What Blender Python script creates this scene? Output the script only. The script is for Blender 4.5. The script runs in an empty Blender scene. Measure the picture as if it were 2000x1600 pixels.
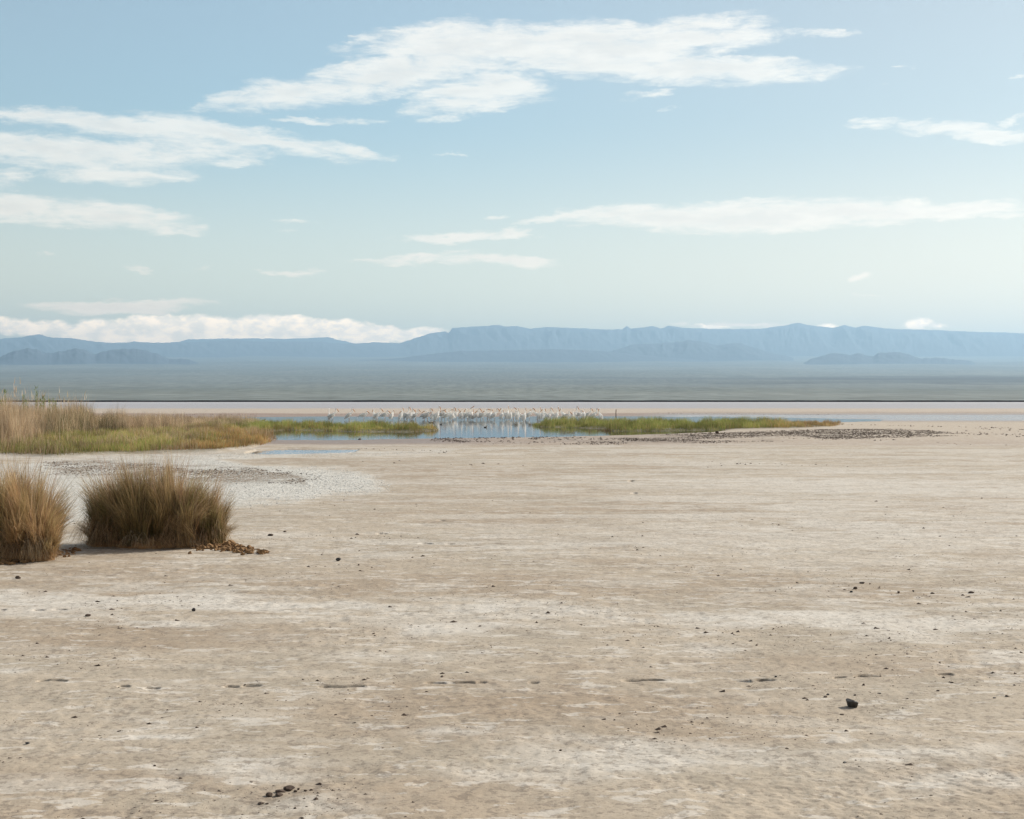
import bpy, math, random
import numpy as np
from mathutils import Vector, Matrix
random.seed(7); rng = np.random.default_rng(11)
sc = bpy.context.scene
col = sc.collection
F = 2778.0; HC = 1.7; HY = 776.0          # focal length in px of the 2000 px frame, eye height, horizon row
TH = math.atan(24.0/F)

# ------------------------------------------------------------------ helpers
def px2g(x, y, z=0.0):
    """ground point (world) seen at photo position"""
    ry = F*math.cos(TH) + (800-y)*math.sin(TH); rz = -F*math.sin(TH) + (800-y)*math.cos(TH); rx = x-1000
    t = (z-HC)/rz
    return rx*t, ry*t
def g2px(X, Y, z=0.0):
    dz = z-HC
    d = Y*math.cos(TH) - dz*math.sin(TH); u = Y*math.sin(TH) + dz*math.cos(TH)
    d = np.maximum(d, .1)
    return 1000+F*X/d, 800-F*u/d

def hash2(ix, iy, s):
    n = (ix.astype(np.int64)*374761393 + iy.astype(np.int64)*668265263 + s*1442695041) & 0xFFFFFFFF
    n = ((n ^ (n >> 13))*1274126177) & 0xFFFFFFFF
    n = n ^ (n >> 16)
    return (n & 0xFFFFFF)/float(0xFFFFFF)
def vnoise(x, y, s=0):
    xi = np.floor(x); yi = np.floor(y); fx = x-xi; fy = y-yi
    fx = fx*fx*fx*(fx*(fx*6-15)+10); fy = fy*fy*fy*(fy*(fy*6-15)+10)
    a = hash2(xi, yi, s); b = hash2(xi+1, yi, s); c = hash2(xi, yi+1, s); d = hash2(xi+1, yi+1, s)
    return (a*(1-fx)+b*fx)*(1-fy) + (c*(1-fx)+d*fx)*fy
def fbm(x, y, o=4, s=0, g=.5):
    t = 0; a = 1; n = 0
    for k in range(o):
        t = t + a*vnoise(x*2**k+17.3*k, y*2**k-9.1*k, s+k*7); n += a; a *= g
    return t/n
def sstep(a, b, x):
    t = np.clip((x-a)/(b-a), 0, 1); return t*t*(3-2*t)
def sdf(px, py, poly):
    """signed distance, positive inside"""
    P = np.array(poly, float); n = len(P)
    d = np.full(px.shape, 1e9); ins = np.zeros(px.shape, bool)
    for i in range(n):
        a = P[i]; b = P[(i+1) % n]; e = b-a
        wx = px-a[0]; wy = py-a[1]
        t = np.clip((wx*e[0]+wy*e[1])/max(e@e, 1e-9), 0, 1)
        d = np.minimum(d, np.hypot(wx-e[0]*t, wy-e[1]*t))
        if a[1] != b[1]:
            c = ((a[1] > py) != (b[1] > py)) & (px < (b[0]-a[0])*(py-a[1])/(b[1]-a[1])+a[0])
            ins ^= c
    return np.where(ins, d, -d)

def tag(o, label=None, cat=None, group=None, kind=None):
    if label: o['label'] = label
    if cat: o['category'] = cat
    if group: o['group'] = group
    if kind: o['kind'] = kind
    return o
def link(name, me, parent=None):
    o = bpy.data.objects.new(name, me); col.objects.link(o)
    if parent: o.parent = parent
    return o
def mesh_np(name, V, Fc, mat, smooth=True, attrs=None, mats=None):
    """V (n,3); Fc (m,4) or (m,3) arrays"""
    me = bpy.data.meshes.new(name)
    V = np.asarray(V, np.float32); Fc = np.asarray(Fc, np.int32)
    k = Fc.shape[1]
    me.vertices.add(len(V)); me.vertices.foreach_set('co', V.ravel())
    me.loops.add(Fc.size); me.loops.foreach_set('vertex_index', Fc.ravel())
    me.polygons.add(len(Fc)); me.polygons.foreach_set('loop_start', np.arange(0, Fc.size, k, dtype=np.int32))
    me.polygons.foreach_set('use_smooth', np.full(len(Fc), smooth))
    for m in (mat if isinstance(mat, list) else [mat]): me.materials.append(m)
    if mats is not None: me.polygons.foreach_set('material_index', np.asarray(mats, np.int32))
    me.update(calc_edges=True)
    for nm, arr in (attrs or {}).items():
        a = me.color_attributes.new(nm, 'FLOAT_COLOR', 'POINT')
        arr = np.asarray(arr, np.float32)
        if arr.shape[1] == 3: arr = np.hstack([arr, np.ones((len(arr), 1), np.float32)])
        a.data.foreach_set('color', arr.ravel())
    me.validate()
    return me

class NT:
    def __init__(s, tree): s.t = tree; s.n = tree.nodes; s.l = tree.links
    def node(s, typ, **kw):
        n = s.n.new(typ)
        for k, v in kw.items():
            if k in ('inp',):
                for a, b in v.items(): s.put(n, a, b)
            else: setattr(n, k, v)
        return n
    def put(s, n, a, b):
        if isinstance(b, bpy.types.NodeSocket): s.l.new(b, n.inputs[a])
        else: n.inputs[a].default_value = b
    def math(s, op, a, b=0.0, c=None, clamp=False):
        n = s.n.new('ShaderNodeMath'); n.operation = op; n.use_clamp = clamp
        s.put(n, 0, a); s.put(n, 1, b)
        if c is not None: s.put(n, 2, c)
        return n.outputs[0]
    def vmath(s, op, a, b=(0, 0, 0)):
        n = s.n.new('ShaderNodeVectorMath'); n.operation = op; s.put(n, 0, a)
        if isinstance(b, (float, int)) and op == 'SCALE': n.inputs[3].default_value = b
        elif op == 'SCALE': s.l.new(b, n.inputs[3])
        else: s.put(n, 1, b)
        return n.outputs['Value'] if op in ('LENGTH', 'DOT_PRODUCT') else n.outputs[0]
    def noise(s, vec, scale, detail=4, rough=.55, dist=0.0, dim='3D'):
        n = s.n.new('ShaderNodeTexNoise'); n.noise_dimensions = dim
        s.l.new(vec, n.inputs['Vector']); n.inputs['Scale'].default_value = scale
        n.inputs['Detail'].default_value = detail; n.inputs['Roughness'].default_value = rough
        n.inputs['Distortion'].default_value = dist
        return n
    def ramp(s, v, stops):
        n = s.n.new('ShaderNodeValToRGB'); s.l.new(v, n.inputs[0]); e = n.color_ramp.elements
        while len(e) < len(stops): e.new(.5)
        for i, (p, c) in enumerate(stops):
            e[i].position = p; e[i].color = (c, c, c, 1) if isinstance(c, (int, float)) else (*c, 1)
        return n.outputs[0]
    def smap(s, v, a, b, c=0.0, d=1.0):
        n = s.n.new('ShaderNodeMapRange'); n.interpolation_type = 'SMOOTHSTEP'
        s.put(n, 0, v); s.put(n, 1, a); s.put(n, 2, b); s.put(n, 3, c); s.put(n, 4, d)
        return n.outputs[0]
    def mix(s, f, a, b, typ='MIX'):
        n = s.n.new('ShaderNodeMix'); n.data_type = 'RGBA'; n.blend_type = typ
        s.put(n, 0, f)
        s.put(n, 6, a if isinstance(a, bpy.types.NodeSocket) else (*a, 1)); s.put(n, 7, b if isinstance(b, bpy.types.NodeSocket) else (*b, 1))
        return n.outputs[2]
    def attr(s, nm):
        n = s.n.new('ShaderNodeAttribute'); n.attribute_name = nm; return n
def newmat(name):
    m = bpy.data.materials.new(name); m.use_nodes = True
    t = NT(m.node_tree); b = m.node_tree.nodes['Principled BSDF']
    return m, t, b

# ------------------------------------------------------------------ camera, light, view
cam = bpy.data.cameras.new('camera'); co = bpy.data.objects.new('camera', cam); col.objects.link(co)
co.location = (0, 0, HC); co.rotation_euler = (math.pi/2-TH, 0, 0)
cam.sensor_width = 36; cam.lens = 36*F/2000; cam.clip_start = .1; cam.clip_end = 200000
sc.camera = co
SAZ, SEL = math.radians(57), math.radians(31)
SD = Vector((math.sin(SAZ)*math.cos(SEL), math.cos(SAZ)*math.cos(SEL), math.sin(SEL)))
sl = bpy.data.lights.new('sun', 'SUN'); so = bpy.data.objects.new('sun', sl); col.objects.link(so)
sl.energy = 4.9; sl.angle = math.radians(.5); sl.color = (1, .93, .82)
so.rotation_euler = (-SD).to_track_quat('-Z', 'Y').to_euler(); so.location = (30, 30, 60)
sc.view_settings.view_transform = 'Standard'; sc.view_settings.look = 'None'
sc.view_settings.exposure = .49; sc.view_settings.gamma = 1
sc.cycles.use_denoising = True
sc.cycles.max_bounces = 8; sc.cycles.transparent_max_bounces = 12; sc.cycles.volume_bounces = 0

# ------------------------------------------------------------------ sky with clouds
w = bpy.data.worlds.new('World'); sc.world = w; w.use_nodes = True
T = NT(w.node_tree); bg = w.node_tree.nodes['Background']
sky = T.node('ShaderNodeTexSky', sky_type='NISHITA', sun_disc=False, sun_elevation=SEL, sun_rotation=SAZ,
             air_density=1.0, dust_density=.85, ozone_density=1.0, altitude=600)
tc = T.node('ShaderNodeTexCoord')
sep = T.node('ShaderNodeSeparateXYZ'); T.l.new(tc.outputs['Generated'], sep.inputs[0])
az = T.math('ARCTAN2', sep.outputs[0], sep.outputs[1]); el = T.math('ARCSINE', sep.outputs[2])
K = F/1000.0    # units: 1000 photo px
cmb = T.node('ShaderNodeCombineXYZ'); T.l.new(T.math('MULTIPLY', az, K), cmb.inputs[0]); T.l.new(T.math('MULTIPLY', el, K), cmb.inputs[1])
P0 = cmb.outputs[0]
# stretched domain
def stretched(sx, sy, off):
    m = T.node('ShaderNodeMapping'); T.l.new(P0, m.inputs[0]); m.inputs['Scale'].default_value = (sx, sy, 1); m.inputs['Location'].default_value = off
    m.inputs['Rotation'].default_value = (0, 0, math.radians(-2)); return m.outputs[0]
wa = T.noise(stretched(6, 16, (3, 1, 0)), 1.0, 8, .68)
wb = T.noise(stretched(26, 34, (1, 7, 0)), 1.0, 5, .6)
def warp(nz, ax, ay):
    d = T.vmath('SUBTRACT', nz.outputs['Color'], (.5, .5, .5)); d = T.vmath('MULTIPLY', d, (ax, ay, 0))
    return T.vmath('ADD', P0, d)
Pa = warp(wa, .22, .055); Pb = warp(wb, .035, .022)
def blobs(P, lst):
    out = 0.0
    sp_ = T.node('ShaderNodeSeparateXYZ'); T.l.new(P, sp_.inputs[0])
    for (x, y, rx, ry, rot, st) in lst:
        a = math.atan((x-1000)/F); e = math.atan((HY-y)/F*math.cos(a))
        cb_ = T.node('ShaderNodeCombineXYZ', inp={0: sp_.outputs[0], 1: sp_.outputs[1], 2: out})   # the running maximum rides in z, where it is scaled away
        m = T.node('ShaderNodeMapping', vector_type='TEXTURE'); T.l.new(cb_.outputs[0], m.inputs[0])
        m.inputs['Location'].default_value = (a*K, e*K, 0); m.inputs['Rotation'].default_value = (0, 0, math.radians(rot))
        m.inputs['Scale'].default_value = (rx/1000, ry/1000, 1e6)
        v = T.math('MULTIPLY_ADD', T.vmath('LENGTH', m.outputs[0]), -st, st)
        out = T.math('MAXIMUM', out, v)
    return out
strat = [ (930, 95, 270, 60, 2, 1.2), (760, 150, 260, 48, 12, 1.0), (560, 185, 190, 34, 9, .9), (480, 190, 150, 20, 14, .7), (900, 205, 150, 26, 8, .8), (1000,190,110,18,4,.6),
  (1150, 105, 290, 55, 0, 1.2), (1130, 78, 260, 40, 2, 1.0), (980,170,130,38,0,1.0), (900,180,120,30,4,.9), (1020,60,220,22,2,.6), (1350, 55, 200, 28, 3, .8), (1330, 75, 240, 26, -1, .9), (1590, 68, 70, 10, 0, .6),
  (1400, 130, 260, 32, -6, 1.1), (1340, 140, 280, 34, -2, .9), (1560, 152, 100, 15, 3, .65), (1270,188,70,9,5,.45), (720, 80, 70, 18, 15, .5), (700,236,80,8,2,.45), (600,238,80,8,0,.45), (850,232,70,12,5,.5),
  (240, 250, 260, 26, -2, 1.0), (60, 228, 110, 20, 0, .8), (440, 262, 190, 30, -8, 1.0), (120, 300, 260, 34, -3, 1.1), (400, 285, 180, 30, -4, .8), (300, 300,160,24,0,.7), (560, 285, 160, 22, -9, .8), (700, 297, 100, 14, -6, .75), (470,310,110,18,6,.55),
  (230, 345, 170, 20, 3, .75), (10, 350, 60, 24, 25, .6), (30, 410, 180, 30, -4, 1.0), (220, 425, 190, 28, -4, 1.0), (340,425,80,16,0,.7), (330, 448, 80, 12, 0, .6),
  (1480, 425, 290, 36, 1, 1.3), (1560, 418, 260, 34, 1, 1.2), (1200, 425, 170, 20, 0, .9), (1090, 427, 90, 12, 8, .9), (1300, 425, 200, 28, 0, 1.1), (1650, 420, 230, 30, 2, 1.2), (1800, 418, 190, 22, 5, 1.0), (1930, 405, 120, 14, 2, .8), (1960,420,60,7,0,.5),
  (880, 462, 150, 12, 3, .9), (1010, 457, 50, 12, 0, .8), (970,426,28,6,0,.5), (820, 501, 110, 12, 8, .8), (960, 508, 140, 15, -5, .9), (1030, 512, 80, 14, -3, .7), (740,512,80,5,2,.4),
  (575, 531, 75, 7, 0, .55), (1700, 238, 60, 12, 5, .6), (1850, 252, 130, 18, -5, .8), (1940, 262, 110, 16, -6, .8), (1780,240,50,11,0,.5), (1980,235,30,9,15,.4),
  (240, 598, 185, 17, 2, 1.5), (150,604,110,10,-3,.8), (90, 600, 60, 5, 0, .45), (1760,137,30,4,0,.35),(1735,174,30,4,0,.35),(1985,150,26,4,10,.35),(270,525,40,8,-20,.28),(395,524,26,7,10,.3),(70,500,22,5,0,.3),(570,437,60,5,0,.22),(550,456,50,4,0,.2),
  (1420,636,140,6,0,.9),(1680,578,55,3,2,.35),(1320,215,20,4,5,.3),(880,300,30,3,0,.25)]
puffy = [ (60, 640, 130, 20, -3, .8), (190, 650, 80, 30, 0, 1.0), (300, 640, 90, 28, 0, 1.1), (400, 640, 110, 26, 0, 1.2), (530, 640, 110, 30, 0, 1.3), (640, 645, 110, 26, 0, 1.2),
  (740, 655, 100, 20, 0, 1.1), (830, 655, 80, 18, 0, 1.0), (450,665,380,24,0,1.2), (1783, 402, 44, 18, 0, .5), (1676, 543, 30, 9, 6, .42), (1795, 634, 40, 13, 0, .55), (1830,639,30,8,0,.45), (1390, 636, 50, 7, 0, .5), (1620,637,28,7,0,.5)]
Ma = blobs(Pa, strat); Mb = blobs(Pb, puffy)
na = T.noise(stretched(8, 34, (0, 5, 0)), 1.0, 9, .68, .5).outputs['Fac']
nb = T.noise(stretched(30, 38, (8, 2, 0)), 1.0, 6, .6).outputs['Fac']
nf = T.noise(stretched(22, 105, (2, 6, 0)), 1.0, 6, .62, .5).outputs['Fac']
ns_ = T.noise(stretched(12, 60, (5, 9, 0)), 1.0, 6, .62).outputs['Fac']
da = T.math('ADD', T.math('ADD', T.math('MULTIPLY', Ma, 1.35), T.math('MULTIPLY_ADD', nf, 1.1, -.52)), T.math('MULTIPLY_ADD', na, 2.6, -1.18))
db = T.math('ADD', T.math('MULTIPLY', Mb, 2.4), T.math('MULTIPLY_ADD', nb, 2.4, -1.15))
ga = T.math('MULTIPLY', T.math('MULTIPLY', T.smap(da, -.02, 1.15), T.smap(ns_, .25, .55, .78, 1.0)), T.smap(Ma, 0.0, .16))
gb = T.math('MULTIPLY', T.smap(db, -.05, 1.05), T.smap(Mb, 0.0, .12))
alpha = T.math('MAXIMUM', ga, T.math('MULTIPLY', gb, .92))
# inner structure: where the cloud is thick it is a little greyer
ns = T.noise(stretched(8, 26, (4, 4, 0)), 1.0, 5, .6).outputs['Fac']
ns2 = T.noise(stretched(24, 44, (9, 4, 0)), 1.0, 7, .68).outputs['Fac']
thick = T.math('MULTIPLY', T.smap(Ma, .35, 1.0), T.smap(ns, .36, .58))
ccol = T.mix(T.math('MULTIPLY', thick, .65), (.79, .75, .70), (.60, .575, .55))
pcol = T.mix(T.smap(ns2, .40, .60), (1.85, 1.66, 1.40), (1.08, 1.05, 1.0))
pcol = T.mix(T.smap(el, .055, .08), pcol, (.82, .78, .72))
ccol = T.mix(T.smap(T.math('SUBTRACT', gb, ga), -.1, .3), ccol, pcol)
CK = 1.0
ccol = T.mix(1.0, ccol, (CK, CK, CK), 'MULTIPLY')
skym = T.mix(1.0, sky.outputs[0], (.080, .0875, .082), 'MULTIPLY')
skym = T.mix(1.0, skym, T.mix(T.smap(az, -.25, .45), (1.0, 1.0, 1.0), (1.0, .91, .86)), 'MULTIPLY')
skym = T.mix(1.0, skym, T.mix(T.smap(az, -.3, .35), (.77, 1.08, 1.11), (.98, 1.0, .97)), 'MULTIPLY')
skym = T.mix(1.0, skym, T.mix(T.smap(el, .02, .22), (1.03, .91, .83), (1, 1, 1)), 'MULTIPLY')
skym = T.mix(T.smap(el, -.02, .20, 1.0, .16), skym, (.84, .47, .18), 'ADD')     # thin high veil, thicker towards the horizon
# only the visible hemisphere ahead carries these clouds
front = T.math('MULTIPLY', T.math('LESS_THAN', T.math('ABSOLUTE', az), .62), T.math('LESS_THAN', T.math('ABSOLUTE', T.math('SUBTRACT', el, .155)), .165))
ccol = T.mix(1.0, T.mix(1.0, ccol, (.80, .79, .78), 'MULTIPLY'), T.mix(1.0, skym, (.30, .29, .26), 'MULTIPLY'), 'ADD')
ccol = T.mix(1.0, ccol, T.mix(T.smap(el, .03, .2), (1.42, 1.24, 1.10), (1.12, 1.08, 1.04)), 'MULTIPLY')
ccol = T.mix(1.0, ccol, T.mix(T.smap(el, .03, .11), (1.38, 1.27, 1.16), (1, 1, 1)), 'MULTIPLY')
fin = T.mix(T.math('MULTIPLY', alpha, .95), skym, ccol)
T.l.new(skym, bg.inputs[0]); bg.inputs[1].default_value = 1.0
bg2 = T.node('ShaderNodeBackground'); T.l.new(fin, bg2.inputs[0])
mxs = T.node('ShaderNodeMixShader'); T.l.new(front, mxs.inputs[0]); T.l.new(bg.outputs[0], mxs.inputs[1]); T.l.new(bg2.outputs[0], mxs.inputs[2])
T.l.new(mxs.outputs[0], w.node_tree.nodes['World Output'].inputs[0])

# ------------------------------------------------------------------ regions on the ground (photo rows / columns of the flat ground)
POND = [(440,816.5),(640,815.5),(1180,815),(1400,816),(1560,818),(1720,821),(1640,823.5),(1560,822),(1500,830),(1390,843),(1300,847),(1150,850),(1045,853),(860,856),(650,858),(540,858),(522,850),(470,842),(440,830)]
PUD = [(480,886),(500,881),(560,878.5),(700,879),(690,884),(600,887),(520,888)]
TONGUE = [(440,829),(560,832),(700,834),(790,836),(850,839),(856,841),(800,844),(700,843.5),(600,841),(560,840),(490,846),(430,850),(400,840)]
ISLE = [(1040,830.5),(1100,829.5),(1250,829),(1400,829.5),(1560,830),(1640,829),(1620,834),(1560,837),(1450,839),(1300,842),(1200,842.5),(1190,838),(1100,835),(1045,834)]
BANK = [(-260,905),(0,893),(110,896),(200,890),(300,887),(420,885),(490,877),(520,866),(534,856),(500,848),(470,846),(440,838),(470,824),(520,822),(430,819),(200,816),(-300,812)]
CRUST = [(-200,925),(0,910),(130,900),(260,893),(420,888),(540,889),(700,886),(880,884),(700,893),(520,905),(620,914),(700,924),(760,948),(770,962),(640,972),(560,985),(440,1000),(300,1010),(120,1030),(-100,1030)]
CRUSTHOLE = [(420,900),(520,895),(760,893),(900,892),(740,905),(600,912),(500,912)]
DEBRIS = [(850,857),(1100,857),(1300,852),(1400,848),(1560,843),(1700,839),(1820,843),(1830,852),(1700,856),(1500,862),(1300,868),(1100,870),(900,866)]
DARKP = [(90,905),(200,905),(300,910),(420,915),(560,925),(600,948),(500,945),(330,935),(120,930)]
PITS = [(100,1340,36,2.0),(85,1341,20,1.5),(118,1341,22,2),(242,1351,18,2),(296,1352,26,2.2),(452,1350,24,2),(492,1349,30,2.6),(652,1352,50,2.8),(694,1351.5,28,2.8),(852,1345,34,2.4),(900,1344,46,2.6),(1042,1343,16,1.8),
        (1236,1337,34,2.6),(1272,1336.5,44,3),(1450,1339.5,28,2.4),(1494,1338,32,3),(1640,1332.5,20,2),(1692,1331,40,2.4),(1846,1329,28,2.6),(75,1200,18,2),(117,1198.5,22,2.4),(3,1199,14,2.4),(940,1343,16,1.4),
        (1234,975,10,4),(1238,966,10,4),(1228,958,9,4),(1240,950,9,4),(1232,942,8,4),(1250,938,8,4),(880,1068,16,3),(830,1067,22,3),(742,1068,20,2.5),(800,1033,16,3),(862,1020,14,3),(745,1048,16,3),(1744,950,14,3),(1760,941,10,3),(1770,943,10,3),(1560,980,12,3)]
PW = [(px2g(a, b)+((c/2778.0)*px2g(a, b)[1], d)) for a, b, c, d in PITS]

PROF_Y = np.log([520, 700, 1500, 3000, 6000, 10000, 15000, 22000, 32000, 45000, 80000])
PROF_P = np.array([-8.6, -5, 6, 17, 32, 49, 62, 73, 87, 99, 112.])
def height(X, Y, fine=True):
    px, py = g2px(X, np.maximum(Y, 4))
    nz = (fbm(X*.35, Y*.12, 3, 3)-.5)
    wj = nz*7*np.clip(60/np.maximum(Y, 1), .15, 1)*1.0
    z = .03 + (fbm(X*1.6, Y*1.6, 4, 40)-.5)*.022 + (fbm(X*.25, Y*.25, 2, 9)-.5)*.04*sstep(8, 30, Y)*(1-sstep(60,110,Y))
    if fine:
        near = 1-sstep(12, 30, Y)
        z = z + (fbm(X*14, Y*9, 3, 77)-.5)*.010*near*(.35+1.3*fbm(X*.9,Y*.9,2,88))
        rip = vnoise((X*.7+Y*1.0)*34+fbm(X*4,Y*4,3,5)*9, (X-Y)*16, 61)
        rm = sstep(.4, 1.6, X)*(1-sstep(6.0, 7.2, Y))*(.3+.7*sstep(.4,.6,fbm(X*1.3,Y*1.3,2,16))) + .4*sstep(.46, .62, fbm(X*.8, Y*.8, 2, 15))*(1-sstep(6, 7.2, Y))
        z = z + (rip-.5)*.0075*np.clip(rm, 0, 1)
    for (x0, y0, ww, dp) in PW:
        d2 = ((X-x0)/(ww*.5))**2; e2 = ((Y-y0)/max(ww*.16, .017))**2
        q = np.exp(-(d2*d2+e2*e2))*(.45+.95*vnoise(X*22+x0*9, Y*16, 67))
        z = z - q*dp*.030*max(1, ww*5)
    dp = sdf(px, py+wj*.4, POND); du = sdf(px, py+wj*.3, PUD)
    water = np.maximum(sstep(-3.0, 1.6, dp), sstep(-1.5, 1.2, du))
    land = np.maximum(np.maximum(sdf(px, py, TONGUE), sdf(px+nz*20, py, ISLE)), sdf(px+nz*30, py+wj*.3, BANK))
    lm = sstep(-1.2, 1.2, land)
    z = z*(1-water*(1-lm)) - .12*water*(1-lm)
    z = z + lm*.07
    far = Y*np.interp(np.log(np.maximum(Y, 520)), PROF_Y, PROF_P)/F + HC
    und = (fbm(X/900, Y/1500, 4, 21)-.5)*Y*.0022
    z = np.where(Y > 520, .03+sstep(520, 900, Y)*(far-.03+und), z)
    return z

def ground():
    Yr = list(np.arange(-25, 4.4, 1.4))
    y = 4.4
    while y < 60000:
        Yr.append(y); y += max(.011, y*y/2417*.62) if y < 480 else (y*.012 if y < 20000 else y*.05)
    Yr = np.array(Yr)
    a = np.concatenate([np.array([-4, -2.2, -1.4, -.95, -.7, -.58, -.5, -.45]), np.linspace(-.415, .415, 760), np.array([.45, .5, .58, .7, .95, 1.4, 2.2, 4])])
    b = np.zeros_like(a); b[:8] = [-400, -200, -90, -40, -16, -8, -4, -1.5]; b[-8:] = -b[:8][::-1]
    Ye = np.maximum(Yr, 5.0)
    X = a[None, :]*Ye[:, None] + b[None, :]
    Y = np.repeat(Yr[:, None], len(a), 1)
    Xf, Yf = X.ravel(), Y.ravel()
    Z = height(Xf, Yf)
    nr, nc = X.shape
    i = np.arange(nr-1)[:, None]*nc + np.arange(nc-1)[None, :]
    Fc = np.stack([i, i+1, i+nc+1, i+nc], -1).reshape(-1, 4)
    # ---- base colours by place
    px, py = g2px(Xf, np.maximum(Yf, 4.4)); py = np.where(Yf > 520, 700, py)
    def n(sx, sy, o=4, s=0): return fbm(Xf*sx, Yf*sy, o, s)
    tan = np.array([.415, .355, .280]); brown = np.array([.33, .262, .192]); salt = np.array([.55, .515, .46]); grey = np.array([.362, .315, .25])
    C = np.repeat(tan[None], len(Xf), 0)
    def blend(C, m, c): m = np.clip(m, 0, 1)[:, None]; return C*(1-m)+np.asarray(c)[None]*m
    C = blend(C, sstep(.45, .70, n(.35, .8, 4, 31))*.7, brown)
    C = blend(C, sstep(.45, .7, n(.9, 1.7, 4, 35))*.6, grey)
    st = n(1.5, 4.2, 5, 51)+.16*(n(9, 20, 3, 52)-.5)
    pat = sstep(.40, .60, n(.22, .5, 3, 57))
    right = sstep(-.05, .3, Xf/np.maximum(Yf, 5))*sstep(9, 16, Yf)
    C = blend(C, sstep(.53, .68, st+.09*pat-.03+.05*right)*(.22+.40*pat), salt)
    st2 = n(.35, 1.3, 4, 54); C = blend(C, sstep(.5, .66, st2+.06*right)*.5*sstep(12, 22, Yf), salt)
    # hand placed salt streaks and brown bands
    for (x, y, w_, h_, k, c) in [(60,1180,110,14,.9,salt),(260,1185,130,14,.85,salt),(400,1183,70,14,.8,salt),(80,1205,90,10,.8,salt),(560,1190,240,9,.8,salt),(980,1195,200,12,.85,salt),(1500,1217,330,13,.85,salt),(1850,1225,220,12,.7,salt),
        (320,1225,130,7,.9,salt),(880,1235,140,12,.75,salt),(1380,1272,60,10,.8,salt),(510,1250,60,7,.7,salt),(30,1318,50,6,.8,salt),(870,1445,90,10,.7,salt),(1180,1475,170,20,.65,salt),(1330,1500,180,22,.75,salt),(470,1515,140,16,.7,salt),(620,1580,110,18,.6,salt),
        (1750,1480,220,16,.6,salt),(1900,1540,160,20,.6,salt),(100,1270,160,8,.4,salt),(1050,1530,160,14,.6,salt),(320,1448,80,7,.7,salt),(760,1290,160,8,.5,salt),
        (300,1250,320,26,.7,brown),(1050,1370,330,34,.65,brown),(200,1120,350,30,.6,brown),(950,1145,500,20,.5,brown),(700,1555,330,22,.6,brown),(1500,1170,360,22,.4,brown),(250,1530,280,20,.5,brown),(1700,1300,300,26,.3,brown),(1850,995,160,9,.5,brown),(800,930,120,26,.35,brown),(1750,955,330,16,.55,salt),(1400,1060,400,30,.4,salt),(1800,1050,400,30,.4,salt),(1800,1110,300,10,.4,salt)]:
        wx = px + (n(2.2, 2.2, 3, 71)-.5)*w_*1.1; wy = py+(n(3, 5, 4, 72)-.5)*h_*3.0
        e = np.exp(-(((wx-x)/w_)**2+((wy-y)/h_)**2))
        C = blend(C, np.minimum(e*1.15, 1)*k*(.75+.7*n(6, 9, 3, 73)), c)
    nz = (n(.2, .08, 3, 3)-.5)
    # bands near the pond and beyond
    pj = py + nz*2.2
    C = blend(C, sstep(876, 866, pj)*(Yf < 600)*.7, (.33, .262, .215))
    C = blend(C, sstep(826, 822, pj)*.9, (.27, .20, .165))
    mudm = sstep(872,866,pj)*sstep(853,858,pj)*sstep(1100,800,px)
    C = blend(C, mudm*.85, (.235, .185, .16))
    C = blend(C, sstep(846, 838, py)*sstep(822, 828, py)*sstep(1500, 1640, px), (.45, .385, .31))
    C = blend(C, sstep(880, 850, py)*sstep(824, 832, py)*sstep(1250, 1500, px)*.8, (.44, .375, .30))
    C = blend(C, sstep(823, 821, pj)*sstep(1200, 1350, px)*.85, (.30, .285, .285))
    C = blend(C, sstep(808.5, 807.3, pj), (.44, .375, .31))
    C = blend(C, sstep(808.5,807.5,pj)*sstep(804.5,806,pj)*sstep(1200,1350,px)*.7, (.30,.24,.20))
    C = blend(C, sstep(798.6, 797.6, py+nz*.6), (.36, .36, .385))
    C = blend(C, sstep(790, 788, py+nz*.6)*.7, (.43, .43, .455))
    cr = sdf(px+(n(1.2, .5, 3, 81)-.5)*70, py+(n(1.2, .6, 3, 82)-.5)*14, CRUST); ch = sdf(px, py+(n(1, .6, 3, 83)-.5)*8, CRUSTHOLE)
    crust = sstep(-6, 14, cr+(n(4, 2.4, 4, 87)-.5)*16)*(1-sstep(-3, 3, ch))
    C = blend(C, crust*.95, (.58, .57, .53))
    dk = sstep(-8, 6, sdf(px+(n(1.3, .5, 3, 84)-.5)*60, py+(n(1.4, .7, 4, 85)-.5)*22, DARKP))
    C = blend(C, dk*.9*sstep(.32,.48,n(1.5,1.0,3,86)), (.22, .175, .13)); crust = np.maximum(crust, dk*.8)
    db = sstep(-3, 3, sdf(px+(n(.3, .2, 3, 91)-.5)*80, py+(n(.6, .3, 3, 92)-.5)*8, DEBRIS))*sstep(.40, .56, n(.6, .5, 4, 93))*sstep(900, 1250, px)
    C = blend(C, db*.6, (.19, .155, .125)); crust = np.maximum(crust, db*.7)
    g = sstep(-2, 3, sdf(px+nz*30, py+nz*4, BANK))*(Yf < 500)
    C = blend(C, g, (.12, .10, .045))
    g2 = np.maximum(sstep(-1.5, 1, sdf(px, py, TONGUE)), sstep(-1.5, 1, sdf(px+nz*20, py, ISLE)))*(Yf < 500)
    C = blend(C, g2, (.07, .075, .03))
    # valley floor beyond the embankment
    fz = sstep(500, 540, Yf); fn = fbm(Xf/260, Yf/900, 4, 101); fn2 = fbm(Xf/1500, Yf/2600, 3, 103)
    val = np.array([.115, .14, .14])[None]*(1-fn[:, None]) + np.array([.18, .195, .18])[None]*fn[:, None]
    val = val*(.75+.5*fn2[:, None])
    C = C*(1-fz[:, None]) + val*fz[:, None]
    C = blend(C, fz*sstep(1500, 1900, Yf)*sstep(3800, 2800, Yf)*.35, (.085, .10, .08))
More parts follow.
